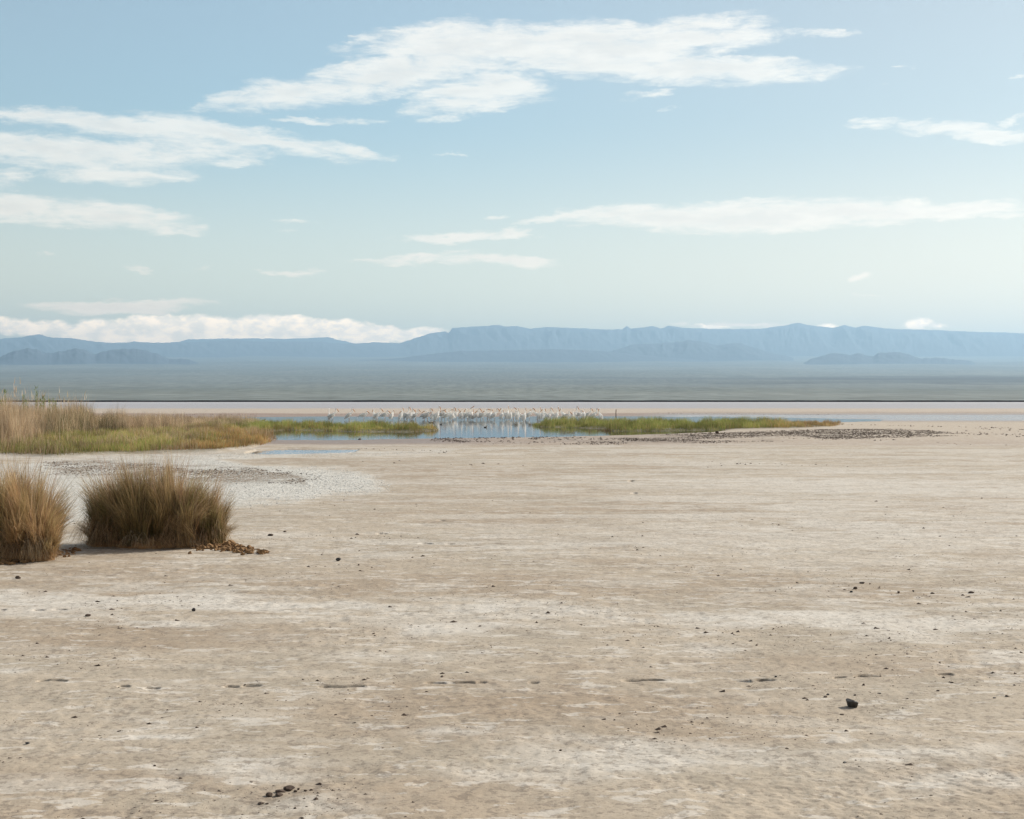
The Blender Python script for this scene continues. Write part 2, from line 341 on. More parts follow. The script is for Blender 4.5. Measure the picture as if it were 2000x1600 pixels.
    # cloud shadow painted as a dark band on the right of the valley
    cloud_shade = sstep(0, 1, (Xf+ (fbm(Xf/1500,Yf/700,3,111)-.5)*3000 + 400)/2500)*sstep(4700, 5300, Yf+(fn-.5)*1500)*sstep(8200-0*Xf, 7300, Yf+(fn-.5)*1500)
    C = blend(C, cloud_shade*.85, (.035, .04, .045))
    wet = np.clip(mudm*.6 + sstep(826, 822, py)*sstep(809, 812, py)*(.5+.5*sstep(1200, 1350, px)) + (py < 798)*(Yf < 520)*.45, 0, 1)*(Yf < 520)
    salty = np.clip(crust, 0, 1)
    Z2 = np.stack([salty, wet, fz, np.ones_like(fz)], -1)
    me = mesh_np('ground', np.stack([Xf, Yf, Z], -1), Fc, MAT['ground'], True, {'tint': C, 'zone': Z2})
    tag(link('ground', me), kind='structure')

# ------------------------------------------------------------------ materials
MAT = {}
m, t, b = newmat('ground'); MAT['ground'] = m
geo = t.node('ShaderNodeNewGeometry'); pos = geo.outputs['Position']
tint = t.attr('tint').outputs['Color']; zn = t.attr('zone'); zs = t.node('ShaderNodeSeparateColor'); t.l.new(zn.outputs['Color'], zs.inputs[0])
n1 = t.noise(pos, 38, 6, .62).outputs['Fac']; n2 = t.noise(pos, 5, 5, .6).outputs['Fac']; n3 = t.noise(pos, 105, 3, .65).outputs['Fac']
c = t.mix(1.0, tint, t.ramp(n1, [(.25, .80), (.5, 1.0), (.75, 1.10)]), 'MULTIPLY')
c = t.mix(.8, c, t.ramp(n2, [(.3, .84), (.6, 1.05)]), 'MULTIPLY')
c = t.mix(.75, c, t.ramp(n3, [(.30, .35), (.39, 1.0)]), 'MULTIPLY')
# crisp salt flecks a hand or two across, and dark grit in drifts
mpf = t.node('ShaderNodeMapping'); t.l.new(pos, mpf.inputs[0]); mpf.inputs['Scale'].default_value = (1, 2.1, 1)
fl = t.noise(mpf.outputs[0], 3.6, 6, .66, .3).outputs['Fac']; fl2 = t.noise(mpf.outputs[0], .8, 3, .5).outputs['Fac']
flm = t.math('MULTIPLY', t.smap(t.math('MULTIPLY_ADD', fl2, .25, fl), .685, .735), .5)
notfar = t.math('SUBTRACT', 1.0, zs.outputs[2])
flm = t.math('MULTIPLY', t.math('MULTIPLY', flm, notfar), t.math('MULTIPLY_ADD', zs.outputs[1], -1.0, 1.0))
c = t.mix(flm, c, (.62, .59, .54))
g1 = t.noise(pos, 24, 3, .7).outputs['Fac']; g2 = t.noise(pos, 1.7, 4, .6).outputs['Fac']; g4 = t.noise(pos, 9, 3, .7).outputs['Fac']
gm = t.smap(t.math('MULTIPLY_ADD', g2, -.16, g1), .37, .31); gm4 = t.smap(t.math('MULTIPLY_ADD', g2, -.16, g4), .33, .27)
gm = t.math('MULTIPLY', t.math('MAXIMUM', gm, gm4), .5)
c = t.mix(t.math('MULTIPLY', gm, notfar), c, (.16, .13, .105))
# crusty ground: dark cracks between pale lumps
vor = t.node('ShaderNodeTexVoronoi', feature='F1'); t.l.new(pos, vor.inputs['Vector']); vor.inputs['Scale'].default_value = 9
nc = t.noise(pos, 11, 5, .7).outputs['Fac']
cd = t.ramp(nc, [(.30, .5), (.42, .92), (.6, 1.1)])
c = t.mix(zs.outputs[0], c, t.mix(1.0, c, cd, 'MULTIPLY'))
# scrub on the valley floor
sp = t.node('ShaderNodeMapping'); t.l.new(pos, sp.inputs[0]); sp.inputs['Scale'].default_value = (.05, .006, .01)
nv = t.noise(sp.outputs[0], 1.0, 5, .7).outputs['Fac']
cv = t.ramp(nv, [(.36, .62), (.5, 1.0), (.62, 1.3)])
c = t.mix(zs.outputs[2], c, t.mix(1.0, c, cv, 'MULTIPLY'))
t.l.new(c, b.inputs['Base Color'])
rg = t.math('MULTIPLY_ADD', zs.outputs[1], -.68, .95); t.l.new(rg, b.inputs['Roughness'])
b.inputs['Specular IOR Level'].default_value = .25
bh = t.math('ADD', t.math('MULTIPLY', n1, .0030), t.math('MULTIPLY', n3, .0022))
bh = t.math('ADD', bh, t.math('MULTIPLY', t.math('MULTIPLY', nc, zs.outputs[0]), .05))
nearz = t.math('SUBTRACT', 1.0, zs.outputs[2])
bp = t.node('ShaderNodeBump'); t.l.new(bh, bp.inputs['Height']); bp.inputs['Distance'].default_value = 1.0
t.l.new(t.math('MULTIPLY', nearz, .7), bp.inputs['Strength']); t.l.new(bp.outputs[0], b.inputs['Normal'])

m, t, b = newmat('water'); MAT['water'] = m
b.inputs['Base Color'].default_value = (.035, .045, .045, 1); b.inputs['Roughness'].default_value = .04; b.inputs['IOR'].default_value = 1.33
geo = t.node('ShaderNodeNewGeometry'); mp = t.node('ShaderNodeMapping'); t.l.new(geo.outputs['Position'], mp.inputs[0]); mp.inputs['Scale'].default_value = (.5, 1.2, 1)
bp = t.node('ShaderNodeBump'); t.l.new(t.noise(mp.outputs[0], 2.2, 3, .5).outputs['Fac'], bp.inputs['Height']); bp.inputs['Distance'].default_value = .012; bp.inputs['Strength'].default_value = .22
t.l.new(bp.outputs[0], b.inputs['Normal'])

def rockmat(name, ca, cb, scale, rough=.9, bump=.3, bd=.01):
    m, t, b = newmat(name); geo = t.node('ShaderNodeNewGeometry')
    nn = t.noise(geo.outputs['Position'], scale, 6, .65).outputs['Fac']
    t.l.new(t.ramp(nn, [(.3, ca), (.7, cb)]), b.inputs['Base Color']); b.inputs['Roughness'].default_value = rough
    bp = t.node('ShaderNodeBump'); t.l.new(nn, bp.inputs['Height']); bp.inputs['Distance'].default_value = bd; bp.inputs['Strength'].default_value = bump
    t.l.new(bp.outputs[0], b.inputs['Normal']); b.inputs['Specular IOR Level'].default_value = .3
    MAT[name] = m; return m
rockmat('mountain', (.045, .07, .105), (.08, .105, .14), .0016, 1, .6, 60)  # rock colour carries some of the distance haze's blue
rockmat('basalt', (.018, .017, .018), (.07, .065, .06), 40, .5, .9, .006)
rockmat('clod', (.05, .036, .03), (.11, .08, .06), 60, .95, .6, .004)
rockmat('peat', (.10, .055, .025), (.36, .22, .11), 22, .95, .9, .02)
rockmat('embankment', (.012, .011, .015), (.03, .027, .032), .5, 1, .6, .2)
rockmat('wood', (.10, .07, .05), (.2, .15, .11), 30, .8)

def bladesmat(name, transl=.35, rough=.6):
    m, t, b = newmat(name); at = t.attr('tint').outputs['Color']
    t.l.new(at, b.inputs['Base Color']); b.inputs['Roughness'].default_value = rough; b.inputs['Specular IOR Level'].default_value = .25
    tr = t.node('ShaderNodeBsdfTranslucent'); t.l.new(at, tr.inputs[0]); mx = t.node('ShaderNodeMixShader'); mx.inputs[0].default_value = transl
    t.l.new(b.outputs[0], mx.inputs[1]); t.l.new(tr.outputs[0], mx.inputs[2])
    t.l.new(mx.outputs[0], m.node_tree.nodes['Material Output'].inputs[0]); MAT[name] = m
bladesmat('blades', .32); bladesmat('dry_blades', .30)
def plain(name, c, rough=.7, spec=.3):
    m, t, b = newmat(name); geo = t.node('ShaderNodeNewGeometry')
    nn = t.noise(geo.outputs['Position'], 25, 4, .6).outputs['Fac']
    t.l.new(t.mix(1.0, c, t.ramp(nn, [(.3, .8), (.7, 1.1)]), 'MULTIPLY'), b.inputs['Base Color'])
    b.inputs['Roughness'].default_value = rough; b.inputs['Specular IOR Level'].default_value = spec; MAT[name] = m
plain('plumage', (.92, .91, .89))
_n = NT(MAT['plumage'].node_tree); _b = MAT['plumage'].node_tree.nodes['Principled BSDF']; _tr = _n.node('ShaderNodeBsdfTranslucent'); _tr.inputs[0].default_value = (.92, .91, .89, 1)
_mx = _n.node('ShaderNodeMixShader'); _mx.inputs[0].default_value = .58; _n.l.new(_b.outputs[0], _mx.inputs[1]); _n.l.new(_tr.outputs[0], _mx.inputs[2]); _n.l.new(_mx.outputs[0], MAT['plumage'].node_tree.nodes['Material Output'].inputs[0])
plain('bill', (.62, .26, .10), .5); plain('black_feather', (.03, .03, .035)); plain('leg_skin', (.50, .24, .10))
plain('duck_feather', (.06, .05, .045)); plain('brown_feather', (.20, .13, .09))

# ------------------------------------------------------------------ haze
def haze():
    me = bpy.data.meshes.new('haze')
    x, y0, y1, z0, z1 = 24000, -60, 39900, -3, 1800
    v = [(-x, y0, z0), (x, y0, z0), (x, y1, z0), (-x, y1, z0), (-x, y0, z1), (x, y0, z1), (x, y1, z1), (-x, y1, z1)]
    f = [(0, 3, 2, 1), (4, 5, 6, 7), (0, 1, 5, 4), (1, 2, 6, 5), (2, 3, 7, 6), (3, 0, 4, 7)]
    me.from_pydata(v, [], f)
    m = bpy.data.materials.new('haze'); m.use_nodes = True; nt = m.node_tree; nt.nodes.remove(nt.nodes['Principled BSDF'])
    pv = nt.nodes.new('ShaderNodeVolumePrincipled'); nt.links.new(pv.outputs[0], nt.nodes['Material Output'].inputs['Volume'])
    pv.inputs['Color'].default_value = HAZE_COL; pv.inputs['Density'].default_value = HAZE_D; pv.inputs['Anisotropy'].default_value = .3
    me.materials.append(m); tag(link('haze', me), kind='stuff')
HAZE_COL = (.47, .72, .97, 1); HAZE_D = 5.3e-5

# ------------------------------------------------------------------ mountains
def baseline(Y): return Y*np.interp(np.log(np.maximum(Y, 520)), PROF_Y, PROF_P)/F + HC
def mrange(name, Y0, half, crest, seed, rough=.35, jag=1.0, flat=1.25):
    cx = [c[0] for c in crest]; cy = [c[1] for c in crest]
    u = np.arange(cx[0], cx[-1]+.1, 2.0); v = np.linspace(-1, 1, 71)
    U, Vv = np.meshgrid(u, v, indexing='ij')
    Y = Y0 + Vv*half; X = (U-1000)/F*Y
    cr = np.interp(U, cx, cy) + (fbm(U/9, U*0, 4, seed)-.5)*2.2*jag
    b0 = baseline(np.full_like(Y, Y0)); zc = HC+(HY-cr)/F*Y0
    h = np.maximum(zc-b0, -30)
    r = 1-np.abs(2*fbm(U/44+Vv*.5*np.sin(U/37.), Vv*1.8+U/60, 5, seed+3, .5)-1)*1.6
    r2 = 1-np.abs(2*fbm(U/11, Vv*2.2, 4, seed+9)-1)*1.5
    av = np.abs(Vv)
    sh = np.clip(1-av**flat, 0, 1)
    er = sstep(0, .35, av)*(1-sstep(.8, 1, av))
    z = baseline(Y) - 25 + (h+25)*sh*(1 + er*((r-.55)*rough*.55+(r2-.5)*rough*.12))
    nr, nc = U.shape; i = np.arange(nr-1)[:, None]*nc + np.arange(nc-1)[None, :]
    Fc = np.stack([i, i+nc, i+nc+1, i+1], -1).reshape(-1, 4)
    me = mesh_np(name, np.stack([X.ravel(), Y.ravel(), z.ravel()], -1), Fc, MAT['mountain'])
    tag(link(name, me), kind='structure')

# ------------------------------------------------------------------ grass
def blades(P, H, W, lean, tint_base, tint_tip, seg=3, droop=.0, az=None):
    """P (n,3) roots, H heights, W widths, lean (n,2) horizontal reach of tip; returns verts, faces, colours"""
    n = len(P)
    V = []; C = []
    ang = rng.uniform(0, math.pi, n) if az is None else az
    sx, sy = np.cos(ang)*W*.5, np.sin(ang)*W*.5
    for k in range(seg+1):
        s = k/seg
        zz = H*(s - droop*s**3)
        cx = P[:, 0]+lean[:, 0]*s**1.8; cy = P[:, 1]+lean[:, 1]*s**1.8; cz = P[:, 2]+zz
        tp = 1-.85*s**1.5
        for sg in (-1, 1):
            V.append(np.stack([cx+sg*sx*tp, cy+sg*sy*tp, cz], -1))
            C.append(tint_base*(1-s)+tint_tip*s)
    V = np.stack(V, 1).reshape(-1, 3); C = np.stack(C, 1).reshape(-1, 3)
    b = np.arange(n)[:, None]*(2*(seg+1)); fs = []
    for k in range(seg):
        fs.append(np.stack([b[:, 0]+2*k, b[:, 0]+2*k+1, b[:, 0]+2*k+3, b[:, 0]+2*k+2], -1))
    return V, np.stack(fs, 1).reshape(-1, 4), C
def scatter(poly, n, z=0.03, jitter=0):
    """uniform world-space points whose ground position falls in the outline given in photo px"""
    W = np.array([px2g(*p) for p in poly])
    lo, hi = W.min(0), W.max(0); out = []
    while sum(len(o) for o in out) < n:
        q = rng.uniform(lo, hi, (n*3, 2)); d = sdf(q[:, 0], q[:, 1], W.tolist())
        out.append(q[d > -jitter*rng.random(len(q))])
    return np.concatenate(out)[:n]
def tints(n, cols, wts=None, var=.18):
    cols = np.array(cols); k = rng.choice(len(cols), n, p=wts)
    return cols[k]*(1+rng.uniform(-var, var, (n, 1)))*(1+rng.uniform(-.05, .05, (n, 3)))
GREEN = [(.24, .29, .06), (.30, .34, .09), (.17, .20, .045), (.36, .36, .12), (.40, .34, .15)]
YELG = [(.40, .36, .12), (.32, .32, .10), (.48, .38, .16), (.50, .34, .16)]
DRY = [(.56, .42, .27), (.48, .34, .21), (.64, .51, .35), (.38, .26, .16)]
ORG = [(.48, .27, .10), (.56, .34, .14), (.38, .21, .08)]
def field(name, label, P, H, W, cb, ct, lean=.35, mat='blades', seg=2, cat='grass'):
    f2 = fbm(P[:, 0]*1.9, P[:, 1]*.9, 3, 700); H = H*(.32+1.35*sstep(.36, .68, f2)); sh = (.66+.60*sstep(.3, .7, fbm(P[:, 0]*1.1, P[:, 1]*.6, 3, 710)))[:, None]; cb = cb*sh; ct = ct*sh
    n = len(P); z = height(P[:, 0], P[:, 1], False)
    P3 = np.column_stack([P, z-.01]); a = rng.uniform(0, 2*math.pi, n); r = H*lean*rng.random(n)
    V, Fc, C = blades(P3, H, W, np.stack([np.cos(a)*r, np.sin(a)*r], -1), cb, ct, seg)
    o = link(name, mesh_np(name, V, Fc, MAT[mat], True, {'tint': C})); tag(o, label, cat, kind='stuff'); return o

def grasses():
    # tongue of green grass on the left of the pond
    n = 42000; P = scatter(TONGUE, n, jitter=.3); px, py = g2px(P[:, 0], P[:, 1])
    f = fbm(P[:, 0]*.8, P[:, 1]*.4, 3, 5)
    H = (.10+.16*f)*rng.uniform(.6, 1.25, n); edge = sstep(4, 0, sdf(px, py, TONGUE))
    ct = tints(n, GREEN); og = tints(n, ORG+YELG); m = ((rng.random(n) < edge*.35+sstep(790,850,px)*.35))[:, None]
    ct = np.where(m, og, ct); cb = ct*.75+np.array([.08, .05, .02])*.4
    field('grass', 'low bright green grass on the narrow spit on the pond\'s left side', P, H, rng.uniform(.008, .018, n), cb, ct)
    # island
    n = 60000; P = scatter(ISLE, n, jitter=.4); px, py = g2px(P[:, 0], P[:, 1])
    f = fbm(P[:, 0]*.5, P[:, 1]*.35, 3, 6)
    H = (.08+.30*f)*rng.uniform(.6, 1.25, n)*(1-.45*sstep(1480, 1600, px))
    k = sstep(1480, 1590, px+rng.uniform(-50, 50, n)); ct = np.where((rng.random(n) < k)[:, None], tints(n, ORG+DRY[:2]), tints(n, GREEN))
    m2 = (rng.random(n) < sstep(5, 0, sdf(px, py, ISLE))*.3)[:, None]; ct = np.where(m2, tints(n, YELG), ct)
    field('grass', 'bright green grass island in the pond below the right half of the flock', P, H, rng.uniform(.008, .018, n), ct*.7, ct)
    # bank: low yellow green turf
    LOW = [(-150,900),(0,892),(110,895),(200,889),(300,886),(420,884),(490,876),(520,866),(534,857),(500,850),(470,846),(440,838),(300,840),(120,850),(-150,860)]
    n = 110000; P = scatter(LOW, n, jitter=.25); px, py = g2px(P[:, 0], P[:, 1])
    f = fbm(P[:, 0]*.6, P[:, 1]*.3, 4, 16)
    ko = sstep(.35, .7, sstep(250, 520, px)*.75+.35*f+sstep(868, 885, py)*sstep(250,330,px)*.3-.1); 
    ct = np.where((rng.random(n) < ko*.85)[:, None], tints(n, ORG+YELG[2:]), tints(n, YELG+GREEN[:2]))
    ct = np.where((rng.random(n) < .5*sstep(.5, .65, f))[:, None], tints(n, DRY), ct)
    H = (.05+.22*f)*rng.uniform(.5, 1.3, n)
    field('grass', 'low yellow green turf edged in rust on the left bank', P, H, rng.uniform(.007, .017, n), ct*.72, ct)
    # bank: tall dry grass, height following the mounds
    parts = [([(-160,890),(0,883),(40,876),(70,862),(110,856),(60,848),(-160,850)], 26000, .98, .55),
             ([(60,862),(120,858),(150,852),(240,850),(320,848),(340,843),(250,838),(60,836)], 26000, .62, .25),
             ([(-120,848),(60,848),(170,845),(160,836),(60,832),(-120,830)], 20000, 1.05, .35),
             ([(160,846),(330,848),(470,842),(500,836),(490,829),(300,828),(150,830)], 34000, .30, .18),
             ([(-100,834),(300,830),(470,826),(520,823.5),(430,821),(200,819),(-100,818)], 30000, .34, .2),
             ([(60,850),(200,846),(190,838),(60,838)], 9000, .95, .3)]
    PP = []; HH = []; CC = []
    for i, (pl, n, h, v) in enumerate(parts):
        P = scatter(pl, n, jitter=.5); f = fbm(P[:, 0]*.7, P[:, 1]*.35, 3, 60+i)
        px, py = g2px(P[:, 0], P[:, 1])
        H = h*(.45+.9*f)*rng.uniform(.45, 1.15, n)
        if i == 0: H *= 1-.6*sstep(20, 100, px)
        if i == 5: H *= .8; 
        c = tints(n, DRY, [.35, .25, .25, .15])
        if i in (1, 5): c = np.where((rng.random(n) < .45*sstep(60, 110, px)*sstep(260, 200, px))[:, None], tints(n, [(.16, .15, .05), (.12, .12, .04)]), c)  # dark olive blades paint the shadowed mounds into the grass colour
        PP.append(P); HH.append(H); CC.append(c)
    P = np.concatenate(PP); H = np.concatenate(HH); c = np.concatenate(CC)
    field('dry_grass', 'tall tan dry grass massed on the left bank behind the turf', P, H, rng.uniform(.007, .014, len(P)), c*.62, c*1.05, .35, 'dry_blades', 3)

def tussock(name, label, x, y, R, sub, nb, colr, skirt, stalks, zsc=1.0, group=None):
    """bunchgrass: Empty root > foliage, skirt, root_crown, flower stalks"""
    X0, Y0 = px2g(x, y); z0 = float(height(np.array([X0]), np.array([Y0]), False)[0])
    root = bpy.data.objects.new(name, None); col.objects.link(root); root.location = (X0, Y0, z0); root.empty_display_size = .2
    tag(root, label, 'grass tussock', group)
    Vs, Fs, Cs, off = [], [], [], 0
    def add(V, Fc, C):
        nonlocal off
        Vs.append(V); Fs.append(Fc+off); Cs.append(C); off += len(V)
    def flush(nm, mat):
        nonlocal off, Vs, Fs, Cs
        o = link(nm, mesh_np(nm, np.concatenate(Vs), np.concatenate(Fs), MAT[mat], True, {'tint': np.concatenate(Cs)}), root)
        Vs, Fs, Cs, off = [], [], [], 0; return o
    for (dx, dy, r, h, share, pal) in sub:
        n = int(nb*share); nk = max(10, int(46*share))
        ka = rng.uniform(0, 2*math.pi, nk); kq = np.sqrt(rng.random(nk)); kh = rng.uniform(.55, 1.22, nk); kl = rng.normal(0, .13, (nk, 2)); kw = rng.integers(0, 99, nk)
        t_ = rng.integers(0, nk, n); q = kq[t_]; rr = q*r
        bx = dx+np.cos(ka[t_])*rr*.72+rng.normal(0, .028, n); by = dy+np.sin(ka[t_])*rr*.72+rng.normal(0, .028, n)
        H = 1.14*h*kh[t_]*(rng.uniform(.30, 1.0, n)**.55)*(1-.30*q**2)
        out = (.06+.62*q**1.5)*r*1.35*rng.uniform(.4, 1.35, n)*(H/h)
        aj = ka[t_]+rng.normal(0, .40, n)
        P = np.stack([bx, by, np.full(n, .03)], -1)
        cb, ct = colr[pal]
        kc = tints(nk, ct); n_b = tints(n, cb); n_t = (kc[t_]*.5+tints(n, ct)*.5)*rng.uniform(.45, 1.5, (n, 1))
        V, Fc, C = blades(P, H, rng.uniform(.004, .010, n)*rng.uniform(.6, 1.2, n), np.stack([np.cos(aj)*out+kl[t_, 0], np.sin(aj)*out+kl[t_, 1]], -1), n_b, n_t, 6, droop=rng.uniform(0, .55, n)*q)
        add(V, Fc, C)
    n = 420; k = rng.integers(0, len(sub), n); S = np.array([q_[:4] for q_ in sub]); a = rng.uniform(0, 2*math.pi, n)     # litter and broken stems round the foot
    P = np.stack([S[k, 0]+np.cos(a)*S[k, 2]*rng.uniform(.6, 1.25, n), S[k, 1]+np.sin(a)*S[k, 2]*rng.uniform(.6, 1.15, n), rng.uniform(.01, .05, n)], -1); aj = a+rng.normal(0, .8, n); L_ = rng.uniform(.08, .34, n)
    c = tints(n, [(.50, .36, .22), (.36, .23, .13), (.24, .16, .09)])
    add(*blades(P, rng.uniform(.0, .10, n), rng.uniform(.003, .007, n), np.stack([np.cos(aj)*L_, np.sin(aj)*L_], -1), c, c, 5, droop=rng.uniform(.4, 1.1, n)))
    n = 70; k = rng.integers(0, len(sub), n); a = rng.uniform(0, 2*math.pi, n); L_ = rng.uniform(.25, .55, n)*S[k, 3]
    P = np.stack([S[k, 0]+np.cos(a)*S[k, 2]*.5, S[k, 1]+np.sin(a)*S[k, 2]*.5, np.full(n, .05)], -1); c = tints(n, [(.55, .42, .27), (.44, .30, .17)])
    add(*blades(P, S[k, 3]*rng.uniform(.4, .95, n), np.full(n, .006), np.stack([np.cos(a)*L_, np.sin(a)*L_], -1), c, c, 6, droop=rng.uniform(0, .35, n)))
    flush('foliage', 'blades')
    for (dx, dy, r, h, share) in skirt:
        n = int(nb*.16*share); nk = 26; ka = rng.uniform(0, 2*math.pi, nk); kz = rng.uniform(.04, .34, nk)*h/.28; kt = tints(nk, [(.48, .34, .21), (.42, .26, .13), (.30, .20, .11), (.5, .40, .30), (.20, .13, .07), (.15, .10, .055), (.12, .08, .045)], var=.3)
        t_ = rng.integers(0, nk, n); aj = ka[t_]+rng.normal(0, .28, n)
        bx, by = dx+np.cos(aj)*r*rng.uniform(.45, .85, n), dy+np.sin(aj)*r*rng.uniform(.45, .85, n)
        out = rng.uniform(.12, .50, n)*r*1.2; P = np.stack([bx, by, np.full(n, .02)], -1)
        aj = aj+rng.normal(0, .6, n)
        zr = kz[t_]*rng.uniform(.4, 1.2, n); P[:, 2] += zr; Hs = rng.uniform(.04, .14, n)
        V, Fc, C = blades(P, Hs, rng.uniform(.002, .006, n), np.stack([np.cos(aj)*out, np.sin(aj)*out], -1), kt[t_]*.6, kt[t_], 6, droop=1+zr/Hs*rng.uniform(.5, 1.1, n))
        add(V, Fc, C)
    flush('dead_skirt', 'dry_blades')
    n = stalks; k = rng.integers(0, len(sub), n)
    S = np.array([s[:4] for s in sub]); a = rng.uniform(0, 2*math.pi, n); rr = S[k, 2]*np.sqrt(rng.random(n))*.7
    H = S[k, 3]*rng.uniform(1.0, 1.38, n)*(1-.2*(rr/S[k, 2])); out = rr*.9+rng.uniform(0, .12, n)
    P = np.stack([S[k, 0]+np.cos(a)*rr, S[k, 1]+np.sin(a)*rr, np.full(n, .05)], -1)
    c = tints(n, [(.46, .33, .22), (.36, .22, .15)])
    add(*blades(P, H, np.full(n, .0048), np.stack([np.cos(a)*out, np.sin(a)*out], -1), c, c, 5))
    flush('flower_stalks', 'dry_blades')
    # root crown: lumpy earth
    V = []; Fc = []; off = 0
    for (dx, dy, r, h, *_) in sub:
        v, f = lump(10, 14, 5+int(dx*10), .35); v = v*np.array([r*.95, r*.8, .13])+np.array([dx, dy, .0]); V.append(v); Fc.append(f+off); off += len(v)
    o = link('root_crown', mesh_np('root_crown', np.concatenate(V), np.concatenate(Fc), MAT['peat']), root)
    return root

def lump(nu, nv, seed, amp=.25, fac=0.0):
    """closed noisy ball, unit radius, quads with collapsed poles"""
    th = np.linspace(0, math.pi, nu+1); ph = np.arange(nv)/nv*2*math.pi
    T_, P_ = np.meshgrid(th, ph, indexing='ij')
    x, y, z = np.sin(T_)*np.cos(P_), np.sin(T_)*np.sin(P_), np.cos(T_)
    r = 1+amp*(fbm(x*1.7+seed, y*1.7+z*1.3+seed*.37, 3, seed)*2-1)
    V = np.stack([x*r, y*r, z*r], -1).reshape(-1, 3)
    i, j = np.meshgrid(np.arange(nu), np.arange(nv), indexing='ij'); j2 = (j+1) % nv
    Fc = np.stack([i*nv+j, (i+1)*nv+j, (i+1)*nv+j2, i*nv+j2], -1).reshape(-1, 4)
    V[:nv] = V[:nv].mean(0); V[-nv:] = V[-nv:].mean(0)
    return V, Fc

def rock(name, label, x, y, wpx, hpx, mat='basalt', seed=1, cat='stone', group=None, facets=9, tilt=0, kz=0):
    X0, Y0 = px2g(x, y); s = Y0/F*.9; z0 = float(height(np.array([X0]), np.array([Y0]), False)[0])
    r2 = np.random.default_rng(seed)
    v, f = lump(18, 26, seed, .12)
    for k in range(facets):                      # chop flat facets
        nrm = r2.normal(size=3); nrm /= np.linalg.norm(nrm); d = r2.uniform(.52, .80)
        e = v@nrm-d; v = v-np.maximum(e, 0)[:, None]*nrm*.95
    sx = wpx*s*.5/max(abs(v[:, 0]).max(), .01); 
    v = v*np.array([sx, sx*.8, 1]); 
    v[:, 2] -= v[:, 2].min(); H = hpx*s; v[:, 2] *= H*1.12/v[:, 2].max(); v[:, 0] -= tilt*(v[:, 2]-H*.5); v[:, 2] -= H*.12
    me = mesh_np(name, v, f, MAT[mat], False); o = link(name, me); o.location = (X0, Y0+sx*.6, z0-.002)
    tag(o, label, cat, group); return o

def clods(name, label, pts, sizes, mat, cat, flat=.6):
    """many tiny low-poly lumps in one object"""
    base = np.array([(1, 0, 0), (.3, .9, 0), (-.8, .5, 0), (-.7, -.6, 0), (.4, -.9, 0), (.1, .1, 1), (.0, 0, -.6)], float)
    fb = np.array([(0, 1, 5), (1, 2, 5), (2, 3, 5), (3, 4, 5), (4, 0, 5), (1, 0, 6), (2, 1, 6), (3, 2, 6), (4, 3, 6), (0, 4, 6)])
    n = len(pts); J = base[None]*(1+rng.uniform(-.35, .35, (n, 7, 3)))
    J[:, 5, :2] += rng.uniform(-.5, .5, (n, 2))
    a = rng.uniform(0, 2*math.pi, n); ca, sa = np.cos(a)[:, None], np.sin(a)[:, None]
    x = (J[..., 0]*ca-J[..., 1]*sa)*sizes[:, None]*rng.uniform(.8, 1.8, (n, 1)); y = (J[..., 0]*sa+J[..., 1]*ca)*sizes[:, None]
    z = J[..., 2]*sizes[:, None]*flat
    z0 = height(pts[:, 0], pts[:, 1], True)
    V = np.stack([x+pts[:, :1], y+pts[:, 1:2], z+z0[:, None]], -1).reshape(-1, 3)
    Fc = (fb[None]+np.arange(n)[:, None, None]*7).reshape(-1, 3)
    o = link(name, mesh_np(name, V, Fc, MAT[mat], False)); tag(o, label, cat, kind='stuff'); return o

